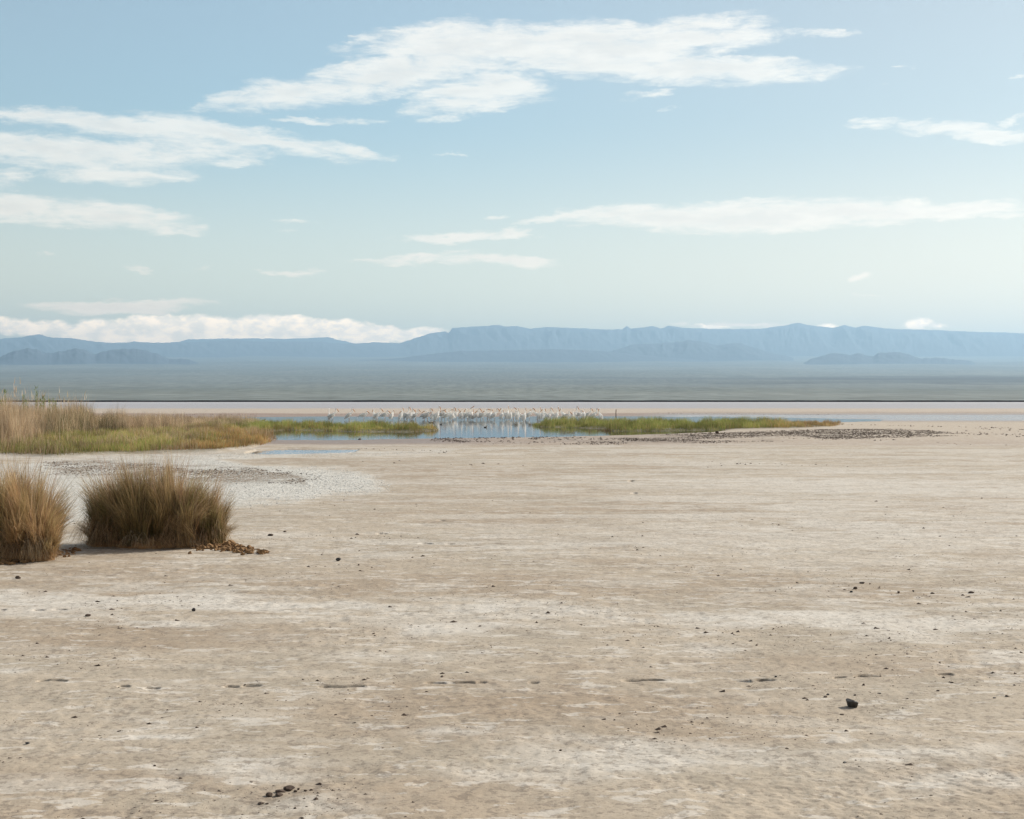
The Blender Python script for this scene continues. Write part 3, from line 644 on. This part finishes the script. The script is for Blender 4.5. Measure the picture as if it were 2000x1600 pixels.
def debris():
    # pebbles on the near flat, clumped
    n = 26000; y = 4.8/(1-rng.random(n)*.80); x = rng.uniform(-.40, .40, n)*y
    d = fbm(x*1.1, y*1.1, 3, 201)+.35*fbm(x*4, y*4, 2, 202)
    keep = rng.random(n) < sstep(.55, .95, d); x, y = x[keep], y[keep]
    sz = np.minimum(.0017/np.maximum(rng.random(len(x)), 1e-3)**.42, .014)*np.clip(y/8, .9, 1.5)
    clods('gravel', 'tiny dark crumbs scattered over the near mud flat', np.stack([x, y], -1), sz, 'clod', 'gravel', .7)
    # row of debris on the right hand shore
    P = scatter(DEBRIS, 22000, jitter=1.5); px, py = g2px(P[:, 0], P[:, 1])
    k = sstep(.48, .66, fbm(P[:, 0]*.35, P[:, 1]*.25, 3, 211)+.10*sstep(1150, 1450, px)+.25*np.exp(-((py-(852-(px-1500)*.018))/5)**2)*sstep(1300, 1500, px)-.1*sstep(1200,900,px))
    P = P[rng.random(len(P)) < k*.9]
    clods('mud_crust', 'dark broken mud crust strewn along the right hand shore', P, rng.uniform(.008, .036, len(P))*rng.uniform(.4, 1.2, len(P)), 'clod', 'mud crust', .7)
    q = []
    for (x0, y0, x1, y1, m) in [(1820,845,2010,852,60),(1900,838,2010,842,40),(1640,858,2000,875,18),(850,856,1110,858,160),(1100,858,1240,862,60),(620,852,900,858,20),(880,862,1100,868,60),(1380,905,1660,912,14),(700,878,900,886,25),(1100,826,1180,826,4),(1560,828,2000,838,50),(1280,808,1640,811,120),(300,811,500,810,60),(1380,915,1470,908,8),(700,905,1080,915,10)]:
        pxs = rng.uniform(x0, x1, m); tt = (pxs-x0)/(x1-x0+1e-6); pys = y0+(y1-y0)*tt+rng.normal(0, 1.0, m)*(1.6 if y0 > 830 else .5)
        q += [px2g(a, b_) for a, b_ in zip(pxs, pys)]
    q = np.array(q); clods('mud_crust', 'dark mud crumbs lying in thin lines along the water\'s edge', q, np.where(g2px(q[:, 0], q[:, 1])[1] > 866, rng.uniform(.010, .030, len(q)), rng.uniform(.015, .055, len(q))), 'clod', 'mud crust', .7)
    # broken crust on the white salt patch
    P = scatter(DARKP, 2600, jitter=.6); k = fbm(P[:, 0]*1.2, P[:, 1]*.8, 3, 221) > .5; P = P[k]
    clods('mud_crust', 'dark crumbled crust on the white salt patch behind the tussocks', P, rng.uniform(.006, .024, len(P)), 'clod', 'mud crust', .6)
    P = scatter(CRUST, 22000, jitter=.5); px, py = g2px(P[:, 0], P[:, 1]); P = P[(sdf(px, py, CRUSTHOLE) < 0) & (sdf(px, py, CRUST) > rng.random(len(px))**2*26-6)]
    MAT['salt'] = rockmat('salt', (.50, .49, .46), (.66, .65, .61), 30, .9)
    clods('salt_crust', 'white lumpy salt crust spread behind the grass tussocks', P, rng.uniform(.006, .020, len(P)), 'salt', 'salt crust', .55)

def stones():
    rock('rock', 'large dark rounded rock alone on the mud flat at lower right', 1666, 1392.5, 29, 19, seed=5, cat='rock', facets=16, tilt=.3)
    L = [(661,1101.5,13,8,'dark stone alone on the flat right of the tussock\'s earth trail'),(528,1052,13,5,'flat dark stone just beyond the tip of the earth trail'),(34,1137,13,7,'dark stone at the left edge below the tan tussock'),
      (378,1203,10,8,'small upright dark stone among salt streaks at left'),(171,1213,14,6,'low dark stone beside the twin slits in the salt at left'),(1672,1158,11,6,'largest dark stone of the trio at right mid distance'),(1664,1163.5,9,4,'flat dark stone at the lower left of the trio'),
      (1685,1147.5,12,4,'flat dark stone at the top of the trio'),(1755,1165,7,5,'small dark stone midway between the trio and the far right slab'),(1784,1162,5,4,'tiny dark stone right of the small midway stone'),(1822,1168,9,4,'thin dark stone left of the far right slab'),(1898,1166,15,5,'long dark slab stone near the right edge'),
      (53,1463,12,5,'dark stone near the lower left edge'),(655,1408,8,4,'small dark stone below the long footprint slits at centre left'),(1613,1373.5,9,4,'lower dark chip of the pair left of the big rock'),(1617,1369,8,4,'upper dark chip of the pair left of the big rock'),
      (1670,1370.5,6,4,'tiny dark chip just above the big rock'),(1687,1350,6,5,'dark pointed chip above and right of the big rock'),(1719,1367,12,3,'flat dark chip right of the big rock'),(1832,1362,8,4,'dark chip midway between the big rock and the right edge'),
      (1968,1371.5,9,4,'dark chip at the right edge level with the big rock'),(1943,1375,8,3,'flat dark chip left of the right edge chip'),(1645,1405,9,3,'flat dark chip just below the big rock\'s shadow'),(1537,1478,9,4,'dark chip on the flat below left of the big rock'),(1650,1505,9,5,'dark chip in the salt patch below the big rock'),
      (1860,1345,7,3,'thin dark chip above the right hand chips'),(1720,1332,5,3,'tiny chip beside the right hand footprint'),(1516,1332,7,4,'small chip beside the right centre footprint'),(352,1534,9,4,'dark chip left of the mud clod heap'),(302,1510,8,4,'small chip at lower left above the dark chip'),
      (703,858.5,9,5,'dark clod at the pond edge below the green spit'),(1401,848.5,8,6,'pointed dark clod on the shore below the green island'),(700,1111,5,4,'tiny dark stone right of the dark stone on the flat'),(1700,1365,4,3,'tiny chip close to the right of the big rock'),(1095,1478,7,3,'small chip on the flat at bottom centre')]
    for i, (x, y, a, b_, l) in enumerate(L):
        rock('stone', l, x, y, a, b_, 'clod' if i % 3 else 'basalt', seed=20+i, group='dark stones on the mud flat', facets=6)
    M = [(564,1557,27,11,'biggest black mud clod of the heap at lower left'),(547,1561,24,7,'black clod left of the biggest in the heap'),(526,1568,18,9,'dark clod at the lower left end of the heap'),(543,1568,20,7,'dark clod below the middle of the heap'),
      (576,1560,10,5,'clod touching the right side of the biggest'),(596,1559,9,4,'reddish clod right of the heap'),(607,1558,9,4,'clod at the right end of the heap'),(509,1583,15,5,'flat clod below the heap at left'),(521,1583,8,4,'small clod next to the flat clod below the heap'),
      (576,1594,7,4,'small lone clod below the heap near the bottom edge'),(583,1555,6,5,'small upright clod behind the heap\'s right side'),(490,1540,9,3,'thin clod upper left of the heap')]
    for i, (x, y, a, b_, l) in enumerate(M):
        rock('mud_clod', l, x, y, a, b_, 'clod', seed=80+i, cat='mud clod', group='black mud clods heaped at lower left', facets=4)

# ------------------------------------------------------------------ birds
def loft(path, rads, nv=14, mats=None):
    """tube through 3D points with elliptic radii (ry, rz); returns V, F, mat per face"""
    path = [Vector(p) for p in path]; V = []; n = len(path)
    for i, p in enumerate(path):
        tg = (path[min(i+1, n-1)]-path[max(i-1, 0)]).normalized()
        side = Vector((0, 1, 0)); up = tg.cross(side).normalized()*-1
        ra, rb = rads[i]
        for k in range(nv):
            a = 2*math.pi*k/nv
            V.append(p+side*math.cos(a)*ra+up*math.sin(a)*rb)
    Fc = []; mi = []
    for i in range(n-1):
        for k in range(nv):
            k2 = (k+1) % nv; Fc.append((i*nv+k, i*nv+k2, (i+1)*nv+k2, (i+1)*nv+k)); mi.append(0 if mats is None else mats[i])
    return np.array([tuple(v) for v in V]), np.array(Fc), mi
def crspline(P, R, M, sub=3):
    out, rr, mm = [], [], []
    for i in range(len(P)-1):
        p0, p1, p2, p3 = [Vector(P[max(0, min(len(P)-1, j))]) for j in (i-1, i, i+1, i+2)]
        for k in range(sub):
            t_ = k/sub
            q = .5*((2*p1)+(p2-p0)*t_+(2*p0-5*p1+4*p2-p3)*t_*t_+(3*p1-p0-3*p2+p3)*t_**3)
            out.append(tuple(q)); s_ = t_*t_*(3-2*t_)
            rr.append((R[i][0]*(1-s_)+R[i+1][0]*s_, R[i][1]*(1-s_)+R[i+1][1]*s_)); mm.append(M[i])
    out.append(P[-1]); rr.append(R[-1]); mm.append(M[-1])
    return out, rr, mm
def pelican_mesh(neck, bill, pitch=0.5, leg=.28):
    """bird facing +X, feet at z=0; neck: list of points after the chest, bill: two points"""
    c, s = math.cos(pitch), math.sin(pitch)
    def B(u, v): return (u*c - v*s, 0, leg+.16 + u*s + v*c)
    P = [B(-.44, -.02), B(-.36, -.01), B(-.22, .0), B(-.05, .0), B(.10, -.01), B(.20, .02)]
    R = [(.012, .006), (.055, .028), (.13, .105), (.16, .15), (.135, .14), (.08, .095)]
    M = [0, 0, 0, 0, 0, 0]
    for i, (x, z, r) in enumerate(neck): P.append((x, 0, z)); R.append((r, r)); M.append(0)
    hx, hz = neck[-1][0], neck[-1][1]
    M[-1] = 1
    bx, bz = bill
    for k, (f_, ra, rb) in enumerate([(.12, .026, .026), (.5, .02, .030), (.85, .014, .018), (1, .006, .006)]):
        P.append((hx+bx*f_, 0, hz+bz*f_)); R.append((ra, rb)); M.append(1)
    p, r, m_ = crspline(P, R, M); V, Fc, mi = loft(p, r, 12, m_)
    VV, FF, MM = [V], [Fc], list(mi); off = len(V)
    def addp(V, Fc, mi):
        nonlocal off
        VV.append(V); FF.append(Fc+off); MM.extend(mi); off += len(V)
    for sg in (-1, 1):                                            # folded wings with dark tips
        Pw = [B(.12, .06), B(-.04, .07), B(-.22, .05), B(-.38, .02), B(-.50, -.02)]; Rw = [(.02, .03), (.045, .10), (.045, .10), (.03, .05), (.006, .008)]
        p, r, m_ = crspline(Pw, Rw, [0, 0, 0, 0, 2]); p = [(a, sg*.115*(1-.15*i/len(p)), c_) for i, (a, _, c_) in enumerate(p)]
        V, Fc, mi = loft(p, r, 8, m_); addp(V, Fc, mi)
        hip = B(-.04, -.10)                                       # leg with ankle and webbed foot
        p = [(hip[0], sg*.07, hip[2]), (hip[0]-.02, sg*.07, leg*.62), (hip[0]+.01, sg*.07, leg*.5), (hip[0], sg*.07, .015), (hip[0]+.06, sg*.075, .008), (hip[0]+.11, sg*.08, .004)]
        V, Fc, mi = loft(p, [(.035, .035), (.016, .016), (.012, .012), (.011, .011), (.035, .008), (.05, .003)], 8, [0, 3, 3, 3, 3, 3]); addp(V, Fc, mi)
    return mesh_np('pelican', np.concatenate(VV), np.concatenate(FF), [MAT['plumage'], MAT['bill'], MAT['black_feather'], MAT['leg_skin']], True, mats=MM)

def birds():
    z = .44
    V = {
     'rest': pelican_mesh([(.27, .60, .055), (.30, .70, .040), (.27, .80, .034), (.26, .90, .034), (.31, .95, .042), (.36, .95, .036)], (.20, -.28), .75),
     'tall': pelican_mesh([(.20, .66, .055), (.22, .80, .038), (.20, .93, .033), (.19, 1.05, .033), (.23, 1.11, .042), (.28, 1.11, .036)], (.16, -.30), .95),
     'hunch': pelican_mesh([(.25, .52, .06), (.24, .60, .045), (.17, .66, .038), (.16, .72, .038), (.22, .75, .042), (.27, .74, .036)], (.22, -.22), .30),
     'preen': pelican_mesh([(.26, .56, .055), (.27, .66, .042), (.20, .76, .036), (.12, .79, .038), (.04, .77, .042), (-.01, .75, .036)], (-.26, -.14), .45),
     'level': pelican_mesh([(.28, .58, .055), (.32, .66, .040), (.28, .75, .034), (.29, .83, .034), (.34, .87, .042), (.39, .87, .036)], (.33, -.07), .55),
     'raised': pelican_mesh([(.27, .62, .055), (.30, .73, .040), (.27, .84, .034), (.27, .92, .034), (.31, .96, .042), (.35, .98, .036)], (.28, .19), .75),
     'stoop': pelican_mesh([(.30, .46, .055), (.38, .46, .040), (.46, .42, .034), (.52, .36, .034), (.57, .32, .042), (.60, .29, .036)], (.18, -.22), .10)}
    desc = {'rest': 'bill tucked down', 'tall': 'neck stretched tall', 'hunch': 'hunched', 'preen': 'preening its back', 'level': 'bill level', 'raised': 'bill raised', 'stoop': 'stooping'}
    # x, foot row, pose, heading (0 = right, 90 = away, 180 = left, 270 = towards us), size
    L = [(643,821,'tall',100,.80),(649,821,'rest',10,.92),(681,820.5,'rest',15,.90),(711,820,'hunch',0,.92),(732,820,'rest',120,.85),(736,820.5,'rest',5,.92),(752,820,'hunch',15,.95),(765,821,'rest',70,.86),
      (783,820.5,'tall',60,.86),(790,819,'hunch',170,.9),(794,819,'tall',30,.88),(801,821,'rest',45,.92),(806,819,'rest',60,.80),(811,819,'rest',20,.82),
      (829,820,'preen',20,.9),(834,820,'rest',20,.92),(844,820,'tall',80,.80),(849,820.5,'hunch',190,.85),(854,821,'tall',50,.95),(862,819,'hunch',20,.95),(868,819,'hunch',180,.92),(873,820.5,'level',0,.92),(880,820,'level',175,.9),(883,821.5,'tall',40,.88),(890,819,'rest',50,.88),
      (900,820.5,'rest',80,.92),(907,818.5,'hunch',170,.9),(912,820,'raised',10,.92),(917,820.5,'rest',150,.9),(920,820.5,'rest',70,.92),(930,820.5,'rest',30,.92),(938,818.5,'hunch',185,.9),(943,820.5,'level',0,.95),(952,818.5,'hunch',175,.9),(957,819.5,'rest',60,.86),
      (965,820,'rest',30,.92),(980,821,'rest',75,.88),(987,819,'rest',180,.92),(991,820,'tall',75,.98),(997,821,'rest',80,.90),(1003,818.5,'hunch',10,.9),(1011,822,'tall',75,.86),(1017,820.5,'raised',175,.84),(1024,824,'tall',70,.92),(1033,819.5,'rest',0,.95),
      (1050,819,'level',185,.9),(1053,821,'tall',70,.90),(1060,820.5,'rest',60,.94),(1068,821,'rest',170,.9),(1071,822,'tall',20,.88),(1081,821,'tall',130,.88),(1087,821.5,'tall',60,.92),(1101,821,'rest',130,.95),(1107,822.5,'hunch',10,.92),
      (1119,821.5,'tall',80,.80),(1122,820,'tall',20,.92),(1131,819,'hunch',20,.95),(1140,821,'rest',80,.94),(1147,819.5,'rest',15,.92),(1159,821,'rest',20,.93),(1173,821.5,'tall',110,.82)]
    face = lambda h: 'facing right' if (h < 35 or h > 325) else 'facing left' if 145 < h < 215 else 'turned away' if h < 145 else 'facing us'
    ordn = ['first', 'second', 'third', 'fourth', 'fifth', 'sixth', 'seventh', 'eighth', 'ninth', 'tenth']
    sects = [(0, 9, "at the flock's left end"), (9, 19, "above the green spit's tip"), (19, 29, "just right of the spit's tip"), (29, 38, 'mid flock over open water'),
             (38, 45, 'just left of the island'), (45, 54, "behind the island's left end"), (54, 99, 'nearest the thin post')]
    for i, (x, y, p, h, s_) in enumerate(L):
        X, Y = px2g(x, y)
        o = link('pelican', V[p]); o.location = (X, Y, -.03 if y > 816 else .03); o.rotation_euler = (0, 0, math.radians(h)); o.scale = (s_, s_, s_)
        a, b_, t_ = [q for q in sects if q[0] <= i < q[1]][0]
        tag(o, f"white pelican, {desc[p]}, {face(h)}, {ordn[i-a]} of those {t_}", 'pelican', 'white pelicans standing in the shallow pond')
        o['label'] = ' '.join(o['label'].split()[:99])
    # ducks
    def duck(x, y, h, label, s_=1.0, mat=('duck_feather', 'brown_feather'), up=.0, name='duck', cat='duck'):
        P = [(-.24, 0, .12+up), (-.18, 0, .10+up), (-.06, 0, .07+up), (.06, 0, .07+up), (.13, 0, .11+up), (.15, 0, .18+up), (.17, 0, .23+up), (.21, 0, .24+up), (.25, 0, .225+up), (.30, 0, .21+up)]
        R = [(.01, .008), (.045, .03), (.10, .075), (.095, .08), (.055, .06), (.035, .038), (.04, .042), (.035, .035), (.02, .012), (.012, .005)]
        p, r, m_ = crspline(P, R, [0, 0, 0, 0, 1, 1, 1, 2, 2, 2]); Vv, Fc, mi = loft(p, r, 10, m_)
        VV, FF, MM = [Vv], [Fc], list(mi); off = len(Vv)
        if up:
            for sg in (-1, 1):
                v2, f2, m2 = loft([(0, sg*.03, up+.05), (-.01, sg*.03, up*.5), (0, sg*.03, .0), (.05, sg*.03, -.002)], [(.012, .012), (.006, .006), (.006, .006), (.01, .003)], 6, [2, 2, 2]); VV.append(v2); FF.append(f2+off); MM += m2; off += len(v2)
        me = mesh_np(name, np.concatenate(VV), np.concatenate(FF), [MAT[mat[0]], MAT[mat[1]], MAT['black_feather']], True, mats=MM)
        X, Y = px2g(x, y); o = link(name, me); o.location = (X, Y, -.02 if not up else .06); o.rotation_euler = (0, 0, math.radians(h)); o.scale = (s_,)*3
        tag(o, label, cat, 'small dark waterbirds on the pond' if not up else None)
    duck(839.5, 826, 180, 'dark duck swimming left just above the green spit\'s tip', .5)
    duck(844.5, 826, 0, 'dark brown duck swimming right behind the other above the spit', .48)
    duck(861, 829.5, 0, 'tiny dark waterbird alone on the open pond right of the spit', .4)
    duck(948, 835, 0, 'small dark waterbird on the open water below the middle pelicans', .45)
    duck(515, 826, 20, 'small brown wading bird on the grassy bank left of the flock', .55, ('brown_feather', 'duck_feather'), .12, 'wading_bird', 'wading bird')

def extras():
    # post
    X, Y = px2g(1203, 821.5); v = []; 
    bmV, bmF, mi = loft([(0, 0, -.2), (.004, 0, .2), (0, 0, .55), (.012, 0, .80), (.012, 0, .81)], [(.032, .032), (.033, .033), (.03, .03), (.032, .03), (.02, .02)], 9)
    a = np.linspace(0, 2*math.pi, 10)[:-1]
    # loft sweeps along z: radii lie in x/y
    o = link('post', mesh_np('post', bmV, bmF, MAT['wood'])); o.location = (X, Y, 0); tag(o, 'thin dark wooden post standing in the water right of the pelicans', 'post')
    # embankment
    Yb = 500; xs = np.linspace(-1400, 1400, 561); prof = [(-1.1, -.05), (-.6, .50), (-.4, .60), (.5, .60), (1.6, -.05)]
    rows = []
    for k, (dy, z) in enumerate(prof):
        rows.append(np.stack([xs, Yb+dy+(fbm(xs*.05, xs*0+k, 3, 300+k)-.5)*.3, z+(fbm(xs*.12, xs*0, 3, 310)-.5)*.16*(z > 0)], -1))
    V = np.concatenate(rows); n = len(xs); i = np.arange(len(prof)-1)[:, None]*n+np.arange(n-1)[None]
    Fc = np.stack([i, i+1, i+n+1, i+n], -1).reshape(-1, 4)
    o = link('embankment', mesh_np('embankment', V, Fc, MAT['embankment'], False)); tag(o, kind='structure')
    # water
    def sheet(name, x0, x1, y0, y1, z):
        me = bpy.data.meshes.new(name); me.from_pydata([(x0, y0, z), (x1, y0, z), (x1, y1, z), (x0, y1, z)], [], [(0, 1, 2, 3)]); me.materials.append(MAT['water'])
        tag(link(name, me), kind='structure')
    sheet('water', -45, 60, 54.5, 140, -.004); sheet('puddle_water', -12, -2, 39.5, 48, .0)
    # crumbly earth running right from the middle tussock and along the foot of the left one
    r2 = np.random.default_rng(3)
    def crumbs(name, label, fn, n, s0, s1):
        VV, FF, off = [], [], 0
        for k in range(n):
            x, y, g = fn(k/(n-1)); X, Y = px2g(x, y); s_ = (s0+(s1-s0)*r2.random()**2)*g
            v, f = lump(5, 7, 400+k, .9); v = v*np.array([s_*r2.uniform(.8, 1.7), s_, s_*r2.uniform(.6, 1.2)])+np.array([X, Y, .03+s_*.35*r2.random()*2]); VV.append(v); FF.append(f+off); off += len(v)
        o = link(name, mesh_np(name, np.concatenate(VV), np.concatenate(FF), MAT['peat'], False)); tag(o, label, 'earth ridge', kind='stuff')
    def f1(t_):
        if t_ > .93: return 505+r2.uniform(0, 15), 1086+r2.normal(0, 1), .9
        x = 375+125*(t_/.93)+r2.normal(0, 5); w_ = 1-.75*(t_/.93); return x, 1067+15*(t_/.93)+r2.normal(0, 6)*w_+r2.normal(0, 1.2), .7+.6*r2.random()*(1.2-t_)
    crumbs('earth_crumbs', 'crumbly rust brown ridge of earth trailing right from the olive tussock', f1, 330, .010, .034)
    def f2(t_):
        x = -60+215*t_; return x+r2.normal(0, 3), 1104-(x)*.16+r2.normal(0, 4.5), 1-.4*t_
    crumbs('earth_crumbs', 'low rust brown crumbs of earth along the foot of the tan tussock', f2, 260, .010, .036)

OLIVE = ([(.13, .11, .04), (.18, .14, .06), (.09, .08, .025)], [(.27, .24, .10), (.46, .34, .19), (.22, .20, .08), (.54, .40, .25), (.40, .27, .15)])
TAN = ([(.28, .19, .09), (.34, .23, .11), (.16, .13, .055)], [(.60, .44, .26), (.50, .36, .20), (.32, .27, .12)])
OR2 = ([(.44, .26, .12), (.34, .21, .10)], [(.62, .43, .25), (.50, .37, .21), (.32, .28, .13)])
def tussocks():
    colr = {'o': OLIVE, 't': TAN, 'r': OR2}
    X = lambda d: d/2778*15.9
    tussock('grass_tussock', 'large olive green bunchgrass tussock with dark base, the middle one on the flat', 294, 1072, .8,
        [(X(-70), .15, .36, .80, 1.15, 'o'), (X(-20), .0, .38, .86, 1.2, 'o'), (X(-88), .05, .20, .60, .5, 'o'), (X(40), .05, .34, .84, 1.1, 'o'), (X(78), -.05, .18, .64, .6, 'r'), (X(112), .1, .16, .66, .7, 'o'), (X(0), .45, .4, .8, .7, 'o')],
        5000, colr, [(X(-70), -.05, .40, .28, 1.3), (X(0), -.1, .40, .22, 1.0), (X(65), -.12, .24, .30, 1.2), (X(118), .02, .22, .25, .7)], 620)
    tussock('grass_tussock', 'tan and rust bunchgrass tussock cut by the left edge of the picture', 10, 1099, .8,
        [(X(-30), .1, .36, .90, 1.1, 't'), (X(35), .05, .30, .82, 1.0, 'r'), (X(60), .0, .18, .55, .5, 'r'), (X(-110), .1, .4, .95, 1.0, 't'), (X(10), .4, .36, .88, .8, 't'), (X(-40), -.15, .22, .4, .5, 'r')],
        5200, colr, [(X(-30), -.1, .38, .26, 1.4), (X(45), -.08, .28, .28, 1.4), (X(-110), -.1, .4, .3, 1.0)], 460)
    # reeds on the bank
    RL = [(46,836,50,'tall green reed furthest right of the leftmost pair'),(52,838,44,'short green reed of the leftmost pair'),(10,838,58,'green reed standing in dry grass at the left edge'),(3,840,48,'green reed cut by the left edge'),(71,838,62,'tallest green reed in the middle of the row'),(79,837,44,'green reed just right of the tallest'),(85,838,50,'second green reed right of the tallest'),(96,837,44,'green reed left of the right end pair'),(104,838,46,'left green reed of the right end pair'),(109,837,40,'right green reed of the right end pair'),(158,835,30,'lone green reed standing right of the others')]
    pal = [(.16, .24, .06), (.20, .27, .08), (.12, .19, .05)]
    for (x, y, hp, lab) in RL:
        Xg, Yg = px2g(x, y); h = hp*Yg/F
        h *= 1.3; root = bpy.data.objects.new('reed', None); col.objects.link(root); root.location = (Xg, Yg, .08); tag(root, lab, 'reed', 'green reeds on the left bank')
        V, Fc, C = blades(np.zeros((6, 3))+rng.normal(0, .03, (6, 3))*[1, 1, 0], h*rng.uniform(.75, 1, 6), np.full(6, .02), rng.normal(0, .06, (6, 2)), tints(6, pal), tints(6, pal), 4)
        link('stem', mesh_np('stem', V, Fc, MAT['blades'], True, {'tint': C}), root)
        n = 60; zz = rng.uniform(.35, 1, n)*h; a = rng.uniform(0, 2*math.pi, n); L_ = rng.uniform(.12, .26, n)
        V, Fc, C = blades(np.stack([rng.normal(0, .03, n), rng.normal(0, .03, n), zz-.1], -1), L_*rng.uniform(.6, 1.1, n), np.full(n, .028), np.stack([np.cos(a)*L_*.55, np.sin(a)*L_*.55], -1), tints(n, pal), tints(n, pal), 3)
        link('leaves', mesh_np('leaves', V, Fc, MAT['blades'], True, {'tint': C}), root)
    # pale plumes above the dry grass
    n = 46; xs = np.concatenate([rng.uniform(-30, 60, 22), rng.uniform(60, 175, 24)]); Yb = rng.uniform(46, 62, n)
    Xs = (xs-1000)/F*Yb; tops = np.where(xs < 50, rng.uniform(735, 790, n), rng.uniform(752, 800, n)); Hh = HC-(tops-HY)/F*Yb-.1
    P = np.stack([Xs, Yb, np.full(n, .08)], -1); c = tints(n, [(.55, .45, .33), (.45, .34, .22)])
    V, Fc, C = blades(P, Hh, np.full(n, .008), rng.normal(0, .12, (n, 2)), c, c, 4)
    V2, F2, C2 = blades(P+np.stack([np.zeros(n), np.zeros(n), Hh*.9], -1), Hh*.12, np.full(n, .03), rng.normal(0, .05, (n, 2)), c*1.15, c*1.15, 3)
    o = link('seed_stalks', mesh_np('seed_stalks', np.concatenate([V, V2]), np.concatenate([Fc, F2+len(V)]), MAT['dry_blades'], True, {'tint': np.concatenate([C, C2])}))
    tag(o, 'thin pale seed stalks rising above the dry grass at the left edge', 'grass', kind='stuff')
    # stubble standing in the pond
    TL = [(1108,846,14,60,'pale dead reed stubble in the water below the pelicans'),(1153,843,4,22,'thin upright dead reed tuft in the water left of the island\'s near corner'),(1175,842,9,60,'dark dead reed stubble close to the island\'s near corner'),(1187,842,7,50,'dark dead reed stubble touching the island\'s near corner'),(1005,830.5,6,60,'small dark grass tuft in the water left of the island'),(1040,830,8,90,'grass tuft just off the island\'s left tip')]
    for i, (x, y, w_, n, lab) in enumerate(TL):
        Xg, Yg = px2g(x, y); r = w_*Yg/F; P = np.stack([rng.uniform(-r, r, n), rng.uniform(-.12, .12, n), np.full(n, -.05)], -1)
        c = tints(n, [(.16, .10, .06), (.24, .17, .10)] if i < 4 else [(.10, .11, .035), (.16, .10, .05)])
        V, Fc, C = blades(P, rng.uniform(.10, .26, n), np.full(n, .012), rng.normal(0, .05, (n, 2)), c, c, 2)
        o = link('reed_tuft', mesh_np('reed_tuft', V, Fc, MAT['dry_blades'], True, {'tint': C})); o.location = (Xg, Yg, 0); tag(o, lab, 'reed tuft', 'dead tufts standing in the pond')

# ------------------------------------------------------------------ build
ground(); haze()
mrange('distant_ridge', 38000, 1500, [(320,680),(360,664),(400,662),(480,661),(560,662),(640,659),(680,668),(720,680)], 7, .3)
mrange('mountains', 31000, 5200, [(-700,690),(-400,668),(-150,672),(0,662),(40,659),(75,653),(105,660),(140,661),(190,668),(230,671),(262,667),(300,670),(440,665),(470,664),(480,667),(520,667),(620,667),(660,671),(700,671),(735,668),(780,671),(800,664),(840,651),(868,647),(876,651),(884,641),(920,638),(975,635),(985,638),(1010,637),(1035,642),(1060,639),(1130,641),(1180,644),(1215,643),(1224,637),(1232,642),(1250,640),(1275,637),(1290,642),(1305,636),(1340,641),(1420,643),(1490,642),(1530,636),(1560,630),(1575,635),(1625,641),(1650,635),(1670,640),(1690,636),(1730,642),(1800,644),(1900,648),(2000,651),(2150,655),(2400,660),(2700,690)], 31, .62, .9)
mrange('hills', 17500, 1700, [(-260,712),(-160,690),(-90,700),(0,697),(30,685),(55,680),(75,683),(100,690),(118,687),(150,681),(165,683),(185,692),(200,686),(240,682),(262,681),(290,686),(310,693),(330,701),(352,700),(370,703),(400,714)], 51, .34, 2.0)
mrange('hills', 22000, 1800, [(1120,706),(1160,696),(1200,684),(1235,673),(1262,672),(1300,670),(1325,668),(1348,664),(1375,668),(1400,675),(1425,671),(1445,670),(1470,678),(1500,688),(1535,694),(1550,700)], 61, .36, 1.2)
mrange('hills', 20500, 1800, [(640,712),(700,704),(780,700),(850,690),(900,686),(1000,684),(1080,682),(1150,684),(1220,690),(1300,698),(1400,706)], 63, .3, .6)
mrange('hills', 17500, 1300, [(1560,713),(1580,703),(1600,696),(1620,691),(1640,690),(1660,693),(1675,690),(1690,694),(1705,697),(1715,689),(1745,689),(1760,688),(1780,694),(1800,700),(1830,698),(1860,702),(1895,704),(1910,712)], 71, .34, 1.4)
extras(); debris(); stones(); grasses(); tussocks(); birds()
